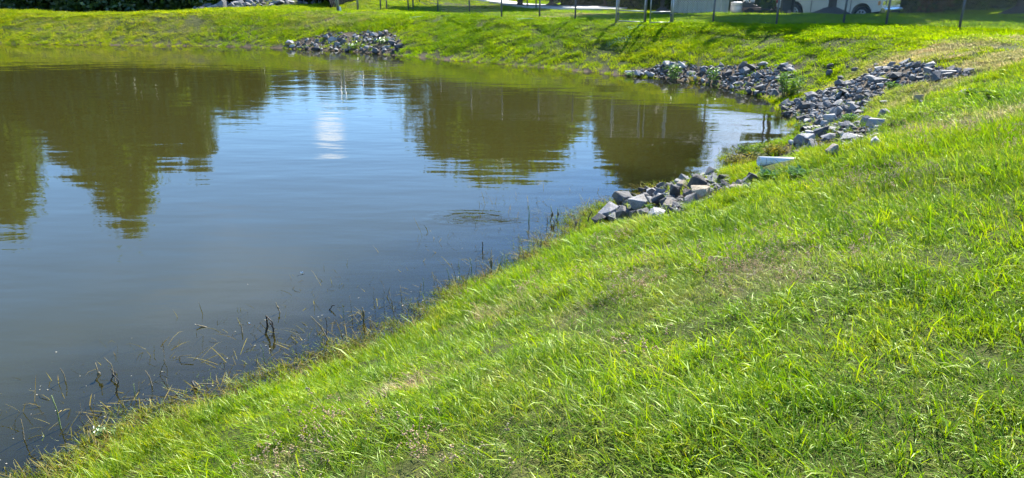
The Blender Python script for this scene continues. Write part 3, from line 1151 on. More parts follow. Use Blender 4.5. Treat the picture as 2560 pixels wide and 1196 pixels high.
def mesh_panel(parent, a, b_, origin, h=FENCE_H, pitch=0.055, z0=0.04, r=0.0019, name='wire_mesh'):
    """woven diamonds: two families of slanting wires between two posts"""
    a, b_ = a - origin, b_ - origin
    d = b_ - a
    L = math.hypot(d.x, d.y)
    e = Vector((d.x / L, d.y / L, 0))
    step = pitch * math.sqrt(2)
    vs, fs = [], []
    nrm = Vector((-e.y, e.x, 0))

    def P(u, v):
        return a + e * u + Vector((0, 0, d.z * u / L + z0 + v))
    H_ = h - z0
    for s in (1, -1):
        k = -H_ if s > 0 else 0
        kmax = L if s > 0 else L + H_
        c = k
        while c < kmax:
            if s > 0:
                u0, v0 = max(c, 0), max(0, -c)
                u1 = min(L, c + H_)
                v1 = u1 - c
            else:
                u0, v0 = min(c, L), max(0, c - L)
                u1 = max(0, c - H_)
                v1 = c - u1
            if abs(u1 - u0) > 0.02:
                p, q = P(u0, v0), P(u1, v1)
                i = len(vs)
                w_ = (q - p).cross(nrm).normalized() * r
                o3 = nrm * r
                vs += [p + w_, p - w_ * .5 + o3, p - w_ * .5 - o3, q + w_, q - w_ * .5 + o3, q - w_ * .5 - o3]
                fs += [(i, i + 1, i + 4, i + 3), (i + 1, i + 2, i + 5, i + 4), (i + 2, i, i + 3, i + 5)]
            c += step
    mb = MB()
    mb.add(vs, fs)
    return mb.build(name, M_WIRE, parent)


def rail(parent, a, b_, origin, z, r=0.021, mat=None, name='top_rail'):
    mb = MB()
    mb.tube([a - origin + Vector((0, 0, z)), b_ - origin + Vector((0, 0, z))], r, 8)
    return mb.build(name, mat or M_GALV, parent, True)


LEFT = [(895, 25), (952, 25), (1021, 27), (1095, 31), (1174, 38), (1254, 44), (1349, 46), (1438, 50), (1540, 57)]
RIGHT = [(1680, 60), (1782, 61), (1940, 64), (2108, 61), (2215, 62), (2398, 71), (2600, 82)]
LQ = [fence_point(*p) for p in LEFT]
RQ = [fence_point(*p) for p in RIGHT]
f1 = thing('chain_link_fence', 'chain-link fence with dark posts running away left from the gate', 'fence', LQ[0])
for i, q in enumerate(LQ):
    post(f1, q, r=0.05 if i in (0,) else 0.033, origin=LQ[0], mat=M_GALV if i in (0, 8) else M_POST)
    if i:
        mesh_panel(f1, LQ[i - 1], q, LQ[0], pitch=0.065)
        rail(f1, LQ[i - 1], q, LQ[0], FENCE_H)
f2 = thing('chain_link_fence', 'chain-link fence with slanting grey posts in front of the pickup, right of the gate', 'fence', RQ[0])
for i, q in enumerate(RQ):
    post(f2, q, r=0.045 if i == 0 else 0.034, origin=RQ[0], mat=M_GALV if i == 0 else M_POST)
    if i:
        mesh_panel(f2, RQ[i - 1], q, RQ[0], r=0.0038)
        rail(f2, RQ[i - 1], q, RQ[0], FENCE_H)


def gate_leaf(name, label, hinge, end, z_low, mats, mid):
    t = thing(name, label, 'gate', hinge)
    a = Vector((0, 0, 0))
    b_ = end - hinge
    b_.z = 0
    zl, zm, zh = z_low, mid, FENCE_H - 0.02
    for nm, p in (('stile', a), ('stile', b_)):
        mb = MB()
        mb.tube([p + Vector((0, 0, zl)), p + Vector((0, 0, zh))], 0.022, 10)
        mb.build(nm, mats, t, True)
    for nm, z in (('bottom_rail', zl), ('middle_rail', zm), ('top_rail', zh)):
        mb = MB()
        mb.tube([a + Vector((0, 0, z)), b_ + Vector((0, 0, z))], 0.021, 10)
        mb.build(nm, mats, t, True)
    mesh_panel(t, a, b_, Vector((0, 0, 0)), h=zh, z0=zl, pitch=0.065)
    for z in (zl + 0.25, zh - 0.25):
        mb = MB()
        mb.box((0, 0, z), (0.07, 0.06, 0.07))
        mb.build('hinge', M_POST, t, bevel=0.008)
    mb = MB()
    mb.box(tuple(b_ + Vector((0, 0, 1.0))), (0.09, 0.05, 0.06))
    mb.build('latch', M_POST, t, bevel=0.008)
    return t


GL_, GM_, GR_ = LQ[-1], fence_point(1613, 58), RQ[0]
gate_leaf('gate', 'shaded left leaf of the double gate in the chain-link fence', GL_ + Vector((0.07, 0, 0)), GM_ + Vector((-0.04, 0, 0)), 0.06, M_GALV, 0.42)
tp_ = thing('gate_post', 'grey post standing between the two gate leaves', 'post', GM_)
post(tp_, Vector((0, 0, 0)), r=0.03, mat=M_POST)
gate_leaf('gate', 'right gate leaf swung towards the pond with a bright bottom rail', GR_ + Vector((-0.07, -0.03, 0)), fence_point(1623, 61.5) + Vector((0.0, -0.1, 0)), 0.05, M_GALV, 0.40)

BACK = [(967, 23), (1033, 22), (1049, 6), (1216, 4), (1318, 22), (1340, 24)]
for (px, py), lab in zip(BACK, ['thin dark post just right of the second post from the corner of the left fence',
                                'thin dark post right of the third post of the left fence', 'short distant post behind the left fence near the upper picture edge',
                                'dark post at the left end of the visible road', 'thin post in front of the road right of the left tree trunk',
                                'thin post in front of the road halfway between the two tree trunks']):
    q = cast1(px, py)
    t = thing('metal_post', lab, 'post', q)
    post(t, Vector((0, 0, 0)), h=1.5, r=0.035, mat=M_POST)

# marker post on the crest with a leaning prop
q = cast1(846, 29)
t = thing('marker_post', 'pair of pale grey pipes meeting at the ground on the far crest', 'post', q)
mb = MB()
mb.tube([(0, 0, -0.2), (0.02, 0, 1.5)], 0.045, 10)
mb.build('upright_pipe', M_GALV, t, True)
mb = MB()
mb.tube([(0.0, -0.02, -0.1), (-0.22, -0.02, 1.5)], 0.04, 10)
mb.build('leaning_pipe', M_GALV, t, True)
mb = MB()
mb.box((0.1, -0.03, 0.1), (0.1, 0.1, 0.26), 0.3, 0.7)
mb.build('white_cap', M_PVC, t, bevel=0.02)

# big culvert behind the crest
M_CULV = simple_mat('culvert_shade_black', (0.022, 0.022, 0.024), (0.014, 0.014, 0.015), 0.6, 6.0)  # near-black colour holds the shade on the pipe's visible side
p = at_depth(800, 14, 40.5)
t = thing('culvert_pipe', 'big dark corrugated culvert pipe lying behind the far crest by the stones', 'pipe', p)
pts_, rr_l = [], []
ax = Vector((0.22, 0.95, 0.16)).normalized()
for k in range(81):
    u = k / 80 * 4.0 - 0.6
    pts_.append(ax * u + Vector((0, 0, 0.1)))
    rr_l.append(0.95 if (k % 4) in (0, 1) else 0.89)
mb = MB()
mb.tube(pts_, rr_l, 28, cap=False).build('ribbed_wall', M_CULV, t)
mb = MB()
mb.tube([pts_[0] + ax * 0.01, pts_[-1]], [0.86, 0.86], 28, cap=False).build('inner_wall', M_DARKIN, t, True)

# ------------------------------------------------------------------ container, trailer, cabinet, pickup
def corrugated(a, b_, z0, z1, amp, pitch):
    """trapezoid-ribbed sheet between two plan points"""
    d = Vector((b_[0] - a[0], b_[1] - a[1], 0))
    L = d.length
    e = d / L
    nn = Vector((e.y, -e.x, 0))
    us = []
    u = 0.0
    while u < L - 0.001:
        us += [(u, 0), (u + pitch * .35, 0), (u + pitch * .5, 1), (u + pitch * .85, 1)]
        u += pitch
    us = [x for x in us if x[0] < L] + [(L, 0)]
    vs, fs = [], []
    for (u, k) in us:
        q = Vector((a[0], a[1], 0)) + e * u - nn * (amp * k)
        vs += [(q.x, q.y, z0), (q.x, q.y, z1)]
    for i in range(len(us) - 1):
        fs.append((2 * i, 2 * i + 2, 2 * i + 3, 2 * i + 1))
    return vs, fs


M_CONT = simple_mat('painted_sheet', (0.56, 0.55, 0.52), (0.46, 0.45, 0.42), 0.55, 2.0)
M_RUST = simple_mat('rust_stain', (0.30, 0.18, 0.10), (0.2, 0.12, 0.07), 0.9, 9.0)
c0 = at_depth(1684, 34, 37.5)
c1 = at_depth(1816, 33.5, 38.6)
zc0 = min(gz(c0.x, c0.y), gz(c1.x, c1.y)) - 0.05
v = Vector((c1.x - c0.x, c1.y - c0.y, 0))
e_ = v.normalized()
back = Vector((-e_.y, e_.x, 0))
c2 = Vector((c1.x, c1.y, 0)) + (back * 0.72 + e_ * 0.42).normalized() * 2.3
c3 = c2 - v
HC = 2.5
t = thing('storage_container', 'pale grey corrugated metal storage container behind the gate', 'container', (c0.x, c0.y, zc0))
o_ = Vector((c0.x, c0.y, 0))
cs = [Vector((q.x, q.y, 0)) - o_ for q in (c0, c1, c2, c3)]
for nm, a, b_ in (('front_wall', 0, 1), ('side_wall', 1, 2), ('rear_wall', 2, 3), ('far_side_wall', 3, 0)):
    vs, fs = corrugated(cs[a], cs[b_], 0.12, HC - 0.1, 0.05, 0.28)
    MB().add(vs, fs).build(nm, M_CONT, t)
mb = MB()
for a, b_ in ((0, 1), (1, 2), (2, 3), (3, 0)):
    for z in (0.06, HC - 0.05):
        mb.tube([cs[a] + Vector((0, 0, z)), cs[b_] + Vector((0, 0, z))], 0.07, 4)
mb.build('frame_rail', M_CONT, t)
for c in cs:
    mb = MB()
    mb.box((c.x, c.y, HC / 2), (0.12, 0.12, HC), math.atan2(e_.y, e_.x))
    mb.build('corner_post', M_CONT, t, bevel=0.01)
mb = MB()
mb.add([(c.x, c.y, HC) for c in cs] + [(c.x, c.y, HC - 0.04) for c in cs], [(0, 1, 2, 3), (7, 6, 5, 4), (0, 4, 5, 1), (1, 5, 6, 2), (2, 6, 7, 3), (3, 7, 4, 0)])
mb.build('roof', M_CONT, t)
for u, zz in ((0.80, 0.85), (0.88, 0.95)):
    q = cs[0].lerp(cs[1], u)
    mb = MB()
    mb.box((q.x, q.y - 0.05, zz), (0.09, 0.03, 0.09), math.atan2(e_.y, e_.x))
    mb.build('vent_plate', M_RUST, t)

M_WHITE = simple_mat('white_paint', (0.74, 0.74, 0.72), (0.66, 0.66, 0.64), 0.35, 3.0)
M_BLACK = simple_mat('black_rubber', (0.022, 0.022, 0.024), (0.014, 0.014, 0.015), 0.75, 20.0)
M_CHROME = simple_mat('chrome', (0.75, 0.76, 0.78), (0.6, 0.6, 0.62), 0.12, 5.0, 1.0)
M_ALLOY = simple_mat('alloy', (0.62, 0.63, 0.64), (0.52, 0.53, 0.54), 0.35, 8.0, 0.25)
M_GLASS = simple_mat('dark_glass', (0.02, 0.025, 0.03), (0.015, 0.02, 0.02), 0.05, 3.0, spec=0.8)
M_RED = simple_mat('tail_lens', (0.35, 0.02, 0.02), (0.25, 0.01, 0.01), 0.15, 6.0)
M_AMBER = simple_mat('amber_lens', (0.75, 0.26, 0.03), (0.6, 0.2, 0.02), 0.15, 6.0)
M_ENGINE = simple_mat('greasy_metal', (0.09, 0.085, 0.085), (0.05, 0.05, 0.05), 0.5, 12.0, 0.3)
M_TRAY = simple_mat('weathered_tray', (0.32, 0.20, 0.16), (0.22, 0.13, 0.10), 0.8, 6.0)
M_DIRTY = simple_mat('dirty_white_paint', (0.70, 0.70, 0.67), (0.58, 0.565, 0.52), 0.3, 1.4)

p = at_depth(1866, 33, 40.0)
gz0 = p.z - 0.1
t = thing('engine_trailer', 'small trailer with a white tank and a dark engine beside the container', 'trailer', (p.x, p.y, gz0), -0.2)
mb = MB()
mb.box((0.22, 0, 0.33), (0.9, 1.0, 0.14))
mb.build('tray', M_TRAY, t, bevel=0.02)
mb = MB()
mb.tube([(-0.5, 0.1, 0.48), (-0.5, 0.1, 0.62), (-0.5, 0.1, 0.66)], [0.34, 0.34, 0.2], 18)
mb.tube([(-0.5, 0.1, 0.05), (-0.5, 0.1, 0.48)], [0.34, 0.34], 18)
mb.build('white_tank', M_WHITE, t, True)
mb = MB()
mb.box((0.02, 0, 0.52), (0.55, 0.5, 0.24))
mb.box((-0.18, 0, 0.56), (0.12, 0.6, 0.30))
mb.box((0.35, 0, 0.44), (0.36, 0.35, 0.10))
mb.tube([(0.1, -0.3, 0.5), (0.5, -0.3, 0.46)], 0.05, 8)
mb.build('engine_block', M_ENGINE, t, bevel=0.015)
for x in (-0.05, 0.24):
    mb = MB()
    mb.tube([(x, -0.05, 0.62), (x, -0.05, 0.74), (x, -0.05, 0.79)], [0.12, 0.12, 0.06], 14)
    mb.build('cylinder_head', M_ALLOY, t, True)
for y in (-0.6, 0.6):
    mb = MB()
    mb.tube([(0.1, y - 0.06, 0.2), (0.1, y + 0.06, 0.2)], 0.2, 18)
    mb.build('wheel', M_BLACK, t, True)
mb = MB()
mb.tube([(0.6, 0, 0.3), (1.3, 0, 0.28)], 0.03, 8)
mb.build('drawbar', M_ENGINE, t)

# pickup: x forward from the rear bumper, y to its left, z up
def arc(cx_, cz_, r_, a0_, a1_, n_=14):
    return [(cx_ + r_ * math.cos(R(a0_ + (a1_ - a0_) * i / n_)), cz_ + r_ * math.sin(R(a0_ + (a1_ - a0_) * i / n_))) for i in range(n_ + 1)]


rw_ = at_depth(1986, 31.0, 39.6)
fw_ = at_depth(2147, 33.0, 37.0)
hd = math.atan2(fw_.y - rw_.y, fw_.x - rw_.x)
WB = 3.55
AXR, AXF, WR = 1.15, 1.15 + WB, 0.40
dirv = Vector((math.cos(hd), math.sin(hd), 0))
lft = Vector((-dirv.y, dirv.x, 0))
HALF = 0.98
orig = Vector((rw_.x, rw_.y, 0)) - dirv * AXR + lft * 0.9
truck_z = min(rw_.z, fw_.z) - WR
t = thing('pickup_truck', 'white pickup truck parked behind the fence and a tree trunk', 'pickup', (orig.x, orig.y, truck_z), hd)
lower = [(0.12, 0.62), (0.10, 1.18), (5.35, 1.22), (5.62, 1.10), (5.66, 0.80), (5.60, 0.62), (AXF + 0.50, 0.55)]
lower += arc(AXF, 0.46, 0.50, 10, 170)
lower += [(AXF - 0.52, 0.36), (AXR + 0.52, 0.36)]
lower += arc(AXR, 0.46, 0.50, 10, 170)
lower += [(AXR - 0.52, 0.55)]
MB().prism(lower, -HALF, HALF).build('body', M_DIRTY, t, bevel=0.03)
cab = [(2.05, 1.2), (2.15, 1.82), (2.35, 1.90), (3.75, 1.90), (4.45, 1.24)]
mb = MB()
nC = len(cab)
vs = [(x, -HALF * (1 - 0.14 * (z - 1.2) / 0.7), z) for x, z in cab] + [(x, HALF * (1 - 0.14 * (z - 1.2) / 0.7), z) for x, z in cab]
fs = [tuple(range(nC)), tuple(reversed(range(nC, 2 * nC)))] + [((i + 1) % nC, i, nC + i, nC + (i + 1) % nC) for i in range(nC)]
mb.add(vs, fs).build('cab', M_DIRTY, t, bevel=0.04)
mb = MB()
for s in (-1, 1):
    pass
for s, nm in ((-1, 'side_window'), (1, 'side_window')):
    for (x0, x1, x2, x3) in ((2.3, 2.95, 2.95, 2.4), (3.05, 4.05, 3.65, 3.05)):
        mb = MB()
        f_ = lambda z: s * (HALF * (1 - 0.14 * (z - 1.2) / 0.7) + 0.006)
        ps = [(x0, f_(1.28), 1.28), (x1, f_(1.28), 1.28), (x2, f_(1.80), 1.80), (x3, f_(1.80), 1.80)]
        ps2 = [(a, b_ - s * 0.02, c) for a, b_, c in ps]
        mb.add(ps + ps2, [(0, 1, 2, 3), (7, 6, 5, 4), (0, 4, 5, 1), (1, 5, 6, 2), (2, 6, 7, 3), (3, 7, 4, 0)])
        mb.build(nm, M_GLASS, t)
for (xa, za, xb, zb, nm) in ((3.80, 1.86, 4.42, 1.28, 'windscreen'), (2.14, 1.78, 2.06, 1.28, 'rear_window')):
    mb = MB()
    dx = 0.012 if nm == 'windscreen' else -0.012
    w0, w1 = 0.80, 0.88
    ps = [(xa + dx, -w0, za), (xa + dx, w0, za), (xb + dx, w1, zb), (xb + dx, -w1, zb)]
    ps2 = [(a - dx * 1.5, b_, c - 0.01) for a, b_, c in ps]
    mb.add(ps + ps2, [(0, 1, 2, 3), (7, 6, 5, 4), (0, 4, 5, 1), (1, 5, 6, 2), (2, 6, 7, 3), (3, 7, 4, 0)])
    mb.build(nm, M_GLASS, t)
for s in (-1, 1):
    for (x0, x1) in ((2.10, 2.98), (3.02, 4.10)):
        mb = MB()
        mb.box(((x0 + x1) / 2, s * (HALF + 0.004), 0.82), (x1 - x0, 0.02, 0.80))
        d_ = mb.build('door', M_DIRTY, t, bevel=0.008)
        mb = MB()
        mb.box((x0 + 0.12, s * (HALF + 0.03), 1.08), (0.16, 0.03, 0.04))
        h_ = mb.build('handle', M_CHROME, d_, bevel=0.008)
    mb = MB()
    mb.box((0.12, s * (HALF - 0.05), 1.0), (0.10, 0.16, 0.34))
    mb.build('tail_light', M_RED, t, bevel=0.02)
    mb = MB()
    mb.box((5.60, s * 0.80, 0.98), (0.14, 0.30, 0.20))
    mb.build('headlight', M_GLASS if False else M_CHROME, t, bevel=0.02)
    mb = MB()
    mb.box((5.50, s * (HALF - 0.005), 0.98), (0.12, 0.03, 0.18))
    mb.build('side_marker', M_AMBER, t, bevel=0.008)
    mb = MB()
    mb.tube([(5.83, s * 0.55, 0.58), (5.86, s * 0.55, 0.58)], 0.075, 14)
    mb.build('fog_lamp', M_GLASS, t)
    mb = MB()
    mb.box((4.0, s * (HALF + 0.14), 1.32), (0.10, 0.22, 0.20))
    mb.build('mirror', M_BLACK, t, bevel=0.02)
    mb = MB()
    mb.box(((AXR + AXF) / 2, s * (HALF - 0.02), 0.32), (2.2, 0.14, 0.06))
    mb.build('running_board', M_BLACK, t, bevel=0.01)
    for xs in (2.08, 3.0, 4.13):
        MB().box((xs, s * (HALF + 0.006), 0.86), (0.022, 0.02, 0.9)).build('door_seam', M_BLACK, t)
mb = MB()
mb.prism([(5.55, 0.48), (5.78, 0.46), (5.84, 0.52), (5.84, 0.70), (5.76, 0.76), (5.55, 0.76)], -HALF * 0.99, HALF * 0.99)
mb.build('front_bumper', M_CHROME, t, bevel=0.015)
mb = MB()
mb.box((5.846, 0, 0.60), (0.02, 0.7, 0.10))
mb.build('bumper_intake', M_BLACK, t)
mb = MB()
mb.box((5.665, 0, 0.98), (0.03, 1.2, 0.26))
for k in range(4):
    mb.box((5.69, 0, 0.89 + 0.06 * k), (0.02, 1.18, 0.022))
mb.build('grille', M_CHROME, t)
mb = MB()
mb.box((0.02, 0, 0.58), (0.2, 1.85, 0.17))
mb.build('rear_bumper', M_CHROME, t, bevel=0.02)
mb = MB()
mb.box((2.9, 0, 0.42), (4.6, 1.5, 0.22))
mb.build('chassis', M_BLACK, t)
for ax_ in (AXR, AXF):
    for s in (-1, 1):
        y0 = s * 0.84
        w_ = bpy.data.objects.new('wheel', None)
        link(w_, t)
        w_.location = (ax_, y0, WR)
        mb = MB()
        mb.tube([(0, -0.13, 0), (0, -0.12, 0), (0, -0.09, 0), (0, 0.09, 0), (0, 0.12, 0), (0, 0.13, 0)], [0.33, 0.385, WR, WR, 0.385, 0.33], 32)
        mb.build('tyre', M_BLACK, w_, True)
        mb = MB()
        for k in range(7):
            a_ = 2 * math.pi * k / 7
            c_ = Vector((math.sin(a_), 0, math.cos(a_)))
            mb.tube([c_ * 0.05 + Vector((0, s * 0.135, 0)), c_ * 0.225 + Vector((0, s * 0.14, 0))], [0.035, 0.028], 6)
        mb.tube([(0, s * 0.12, 0), (0, s * 0.15, 0)], 0.07, 16)
        ringp = [(math.sin(2 * math.pi * k / 28) * 0.235, s * 0.138, math.cos(2 * math.pi * k / 28) * 0.235) for k in range(29)]
        mb.tube(ringp, 0.022, 6, cap=False)
        mb.build('rim', M_ALLOY, w_, True)

# open dark cabinet and a paper sack by the rear wheel
q = at_depth(1966, 35, 37.0)
t = thing('metal_cabinet', 'dark open metal cabinet standing in front of the rear wheel of the pickup', 'cabinet', (q.x, q.y, q.z - 0.12), -0.15)
for c, s, nm in (((-0.26, 0, 0.42), (0.03, 0.5, 0.84), 'side_panel'), ((0.26, 0, 0.42), (0.03, 0.5, 0.84), 'side_panel'), ((0, 0.25, 0.42), (0.49, 0.02, 0.84), 'back_panel'),
                 ((0, 0, 0.86), (0.60, 0.54, 0.03), 'top_panel'), ((0, 0, 0.02), (0.49, 0.48, 0.03), 'floor_panel')):
    MB().box(c, s).build(nm, M_ENGINE, t, bevel=0.004)
MB().box((0, -0.28, 0.88), (0.62, 0.02, 0.03)).build('trim_strip', M_GALV, t)
M_SACK = simple_mat('brown_paper', (0.34, 0.24, 0.17), (0.26, 0.18, 0.13), 0.9, 10.0, bump=0.4)
bm = rock_verts(501, 20, 0.75)
me = bpy.data.meshes.new('paper_sack')
bm.to_mesh(me)
bm.free()
me.materials.append(M_SACK)
o = bpy.data.objects.new('paper_sack', me)
q2 = at_depth(1972, 35, 36.6)
o.location = (q2.x, q2.y, q2.z + 0.06)
o.scale = (0.24, 0.2, 0.36)
tag(link(o), 'brown paper sack standing in front of the dark cabinet', 'sack')

# ------------------------------------------------------------------ trees and shrubs
M_BARK = simple_mat('bark', (0.075, 0.058, 0.045), (0.035, 0.028, 0.022), 0.95, 12.0, bump=0.8, bump_scale=30)
M_LEAF = leaf_mat('tree_leaf', [(0.0, (0.04, 0.085, 0.012)), (0.5, (0.08, 0.145, 0.018)), (1.0, (0.14, 0.20, 0.024))], 0.5, 0.05)
M_LEAF_DARK = leaf_mat('dark_leaf', [(0.0, (0.025, 0.058, 0.012)), (0.6, (0.05, 0.10, 0.016)), (1.0, (0.09, 0.145, 0.02))], 0.45, 0.06)
M_LEAF_FRESH = leaf_mat('fresh_leaf', [(0.0, (0.05, 0.11, 0.012)), (0.6, (0.09, 0.17, 0.018)), (1.0, (0.16, 0.23, 0.03))], 0.45, 0.05)
M_LEAF_RUST = leaf_mat('rusty_leaf', [(0.0, (0.10, 0.07, 0.02)), (0.6, (0.19, 0.12, 0.03)), (1.0, (0.13, 0.15, 0.03))], 0.4, 0.05)
M_LEAF_YEL = leaf_mat('yellow_leaf', [(0.0, (0.09, 0.12, 0.012)), (0.5, (0.22, 0.22, 0.02)), (1.0, (0.36, 0.30, 0.03))], 0.4, 0.05)
M_MULCH = simple_mat('mulch', (0.055, 0.045, 0.042), (0.10, 0.085, 0.08), 0.95, 25.0, bump=1.0, bump_scale=35)


def leaves(centres, size, seed, elong=1.6, zk=0.38):
    """one four-cornered leaf for each centre, turned at random"""
    r = np.random.default_rng(seed)
    n_ = len(centres)
    a = r.normal(size=(n_, 3))
    a /= np.linalg.norm(a, axis=1)[:, None]
    b_ = r.normal(size=(n_, 3))
    b_ -= a * (a * b_).sum(1)[:, None]
    b_ /= np.linalg.norm(b_, axis=1)[:, None]
    s = size * r.uniform(0.6, 1.3, (n_, 1))
    a = a * np.array([1, 1, zk])          # crowns are later drawn out to their full height
    b_ = b_ * np.array([1, 1, zk])
    v = np.stack([centres - a * s * elong * .5, centres + b_ * s * .5, centres + a * s * elong * .5, centres - b_ * s * .5], 1).reshape(-1, 3)
    f = np.arange(n_ * 4).reshape(-1, 4)
    return v, f, np.repeat(r.random(n_), 4)


def crown_points(seed, n_cl, per, low, r_of_t, clump=0.2, hollow=0.35):
    """leaf centres in clumps; unit height, unit radius; r_of_t gives the outline"""
    r = np.random.default_rng(seed)
    t = low + (1 - low) * r.random(n_cl * 3)
    ang = r.uniform(0, 6.283, n_cl * 3)
    lump = 0.78 + 0.45 * fbm(np.cos(ang) * 1.6 + 9 + seed, np.sin(ang) * 1.6 + t * 5, seed, 3)
    rad = np.sqrt(r.uniform(hollow ** 2, 1, n_cl * 3)) * r_of_t((t - low) / (1 - low)) * lump
    c = np.stack([rad * np.cos(ang), rad * np.sin(ang), t], -1)
    ok = fbm(c[:, 0] * 2.2 + 5, c[:, 1] * 2.2 + c[:, 2] * 3.3, seed + 3, 2) > 0.40      # gaps
    c = c[ok][:n_cl]
    p = np.repeat(c, per, axis=0)
    p = p + r.normal(size=p.shape) * np.array([clump, clump, clump * 0.34]) * r.uniform(0.5, 1.0, (len(p), 1))
    p[:, 2] = np.where(p[:, 2] < low * 0.92, low * 0.92 + (low * 0.92 - p[:, 2]), p[:, 2])
    p[:, 2] = np.maximum(p[:, 2], 0.02)
    return p, c


def branches(seed, low, crown_c, trunk_r, lean=0.05, top=0.85, n_limb=14):
    r = random.Random(seed)
    mb = MB()
    bx, by = r.uniform(-lean, lean), r.uniform(-lean, lean)
    tp = [(bx * u * u, by * u * u, top * u) for u in (0, .04, .15, .3, .5, .7, 1.0)]
    mb.tube([(0, 0, -0.03)] + tp, [trunk_r * k for k in (1.7, 1.5, 1.12, 1.0, .85, .6, .38, .08)], 9)
    idx = list(range(len(crown_c)))
    r.shuffle(idx)
    for k in idx[:n_limb]:
        c = crown_c[k]
        z0 = max(low * 0.8, c[2] * r.uniform(0.45, 0.75))
        u = min(z0 / top, 1)
        a = Vector((bx * u * u, by * u * u, z0))
        b_ = Vector(c)
        m_ = a.lerp(b_, 0.5) + Vector((0, 0, 0.02))
        w_ = trunk_r * (1 - u) * 0.55 + 0.004
        mb.tube([a, m_, b_], [w_, w_ * .6, w_ * .15], 5, cap=False)
    return mb


def make_tree(name, seed, low, shape, n_cl, per, size, mat, trunk_r=0.045, clump=0.2, n_limb=14, hollow=0.35):
    p, c = crown_points(seed, n_cl, per, low, shape, clump, hollow)
    v, f, rn = leaves(p, size * 1.25, seed + 1)
    cm = arrays_mesh('crown', v, f, False, {'rnd': rn})
    cm.materials.append(mat)
    mb = branches(seed, low, c, trunk_r, n_limb=n_limb)
    tm = bpy.data.meshes.new('trunk')
    tm.from_pydata(mb.v, [], mb.f)
    tm.polygons.foreach_set('use_smooth', [True] * len(tm.polygons))
    tm.materials.append(M_BARK)
    return tm, cm


round_ = lambda t: np.sqrt(np.clip(1 - (2 * t - 0.9) ** 2 * 0.82, 0.03, 1))
oval = lambda t: np.clip(np.sin(np.pi * np.clip(t * 0.93 + 0.07, 0, 1)) ** 0.6, 0.05, 1)
pyra = lambda t: np.clip(1.05 - t, 0.06, 1) ** 0.75
bush = lambda t: np.sqrt(np.clip(1 - t ** 2 * 0.95, 0.03, 1))
TREES = {
    'street_a': make_tree('a', 31, 0.16, round_, 210, 60, 0.075, M_LEAF),
    'street_b': make_tree('b', 47, 0.18, oval, 200, 60, 0.075, M_LEAF),
    'street_dense': make_tree('l', 37, 0.22, round_, 330, 62, 0.085, M_LEAF, 0.045, 0.2, 14, 0.1),
    'street_high': make_tree('k', 43, 0.42, round_, 340, 64, 0.085, M_LEAF, 0.05, 0.2, 14, 0.1),
    'wood_a': make_tree('c', 53, 0.10, oval, 300, 52, 0.062, M_LEAF_FRESH, 0.03, 0.15),  # brighter leaf colour gives these crowns their sunlit look
    'wood_b': make_tree('d', 61, 0.12, round_, 300, 52, 0.062, M_LEAF_DARK, 0.03, 0.15),
    'wood_c': make_tree('e', 67, 0.06, pyra, 280, 52, 0.062, M_LEAF_DARK, 0.03, 0.15),
    'bush_a': make_tree('f', 71, 0.02, bush, 120, 40, 0.12, M_LEAF_DARK, 0.03, 0.16, 8, 0.2),
    'bush_b': make_tree('g', 73, 0.02, bush, 120, 40, 0.12, M_LEAF_FRESH, 0.03, 0.16, 8, 0.2),
    'bush_c': make_tree('h', 79, 0.02, oval, 120, 40, 0.12, M_LEAF, 0.03, 0.16, 8, 0.2),
    'bush_r': make_tree('i', 83, 0.02, oval, 110, 40, 0.12, M_LEAF_RUST, 0.03, 0.16, 8, 0.2),
}


def plant_tree(kind, name, label, cat, X, Y, h, r_, group=None, rz=None, z=None):
    t = thing(name, label, cat, (X, Y, gz(X, Y) - 0.03 if z is None else z), random.uniform(0, 6.28) if rz is None else rz, group)
    t.scale = (r_, r_, h)
    tm, cm = TREES[kind]
    a = link(bpy.data.objects.new('trunk' if 'bush' not in kind else 'stems', tm), t)
    b_ = link(bpy.data.objects.new('crown', cm), t)
    return t


def by_reflection(px, py_top, Y, hw):
    """plan position, height and crown radius of a tree whose mirror image tops out at a picture point"""
    d = ray(px, py_top)
    X = float(d[0] / d[1]) * Y
    h = (float(-d[2] / d[1]) * Y - EYE) * 0.91
    g = gz(X, Y)
    return X, h - g, hw * Y / F_PX


# woods behind the left crest
WL = [('wood_a', 40, 600, 46, 95), ('wood_b', 215, 455, 47, 85), ('wood_a', 335, 610, 46.5, 88), ('wood_c', 430, 430, 47, 85), ('wood_b', 500, 440, 46, 62),
      ('wood_c', 130, 350, 47, 100), ('wood_b', 590, 305, 50, 75), ('wood_b', -90, 560, 46, 100), ('wood_a', -200, 600, 48, 110), ('wood_c', -320, 520, 47, 110)]
for k, (kd, px, py, Y, hw) in enumerate(WL):
    X, h, r_ = by_reflection(px, py, Y, hw)
    plant_tree(kd, 'woodland_tree', 'tall dark tree in the woods behind the left crest, mirrored in the pond', 'tree', X, Y, h, r_, 'woods behind the left crest')
for k, px in enumerate(range(-340, 620, 85)):
    X, h, r_ = by_reflection(px + random.uniform(-15, 15), 300 + 60 * random.random(), 58, 72)
    plant_tree(('wood_c', 'wood_b', 'wood_a')[k % 3], 'woodland_tree', 'tree at the back of the woods behind the left crest', 'tree', X, 58 + random.uniform(-2, 3), h, r_, 'back row of the left woods')
for k, (px, py) in enumerate(((655, 268), (705, 250), (760, 238), (815, 240), (870, 250), (925, 242), (980, 252), (1020, 245))):
    X, h, r_ = by_reflection(px, py, 78, 40)
    plant_tree(('wood_b', 'street_a', 'wood_c')[k % 3], 'distant_tree', 'low tree far beyond the road, mirrored under the sky', 'tree', X, 78, h, r_, 'distant trees beyond the road')
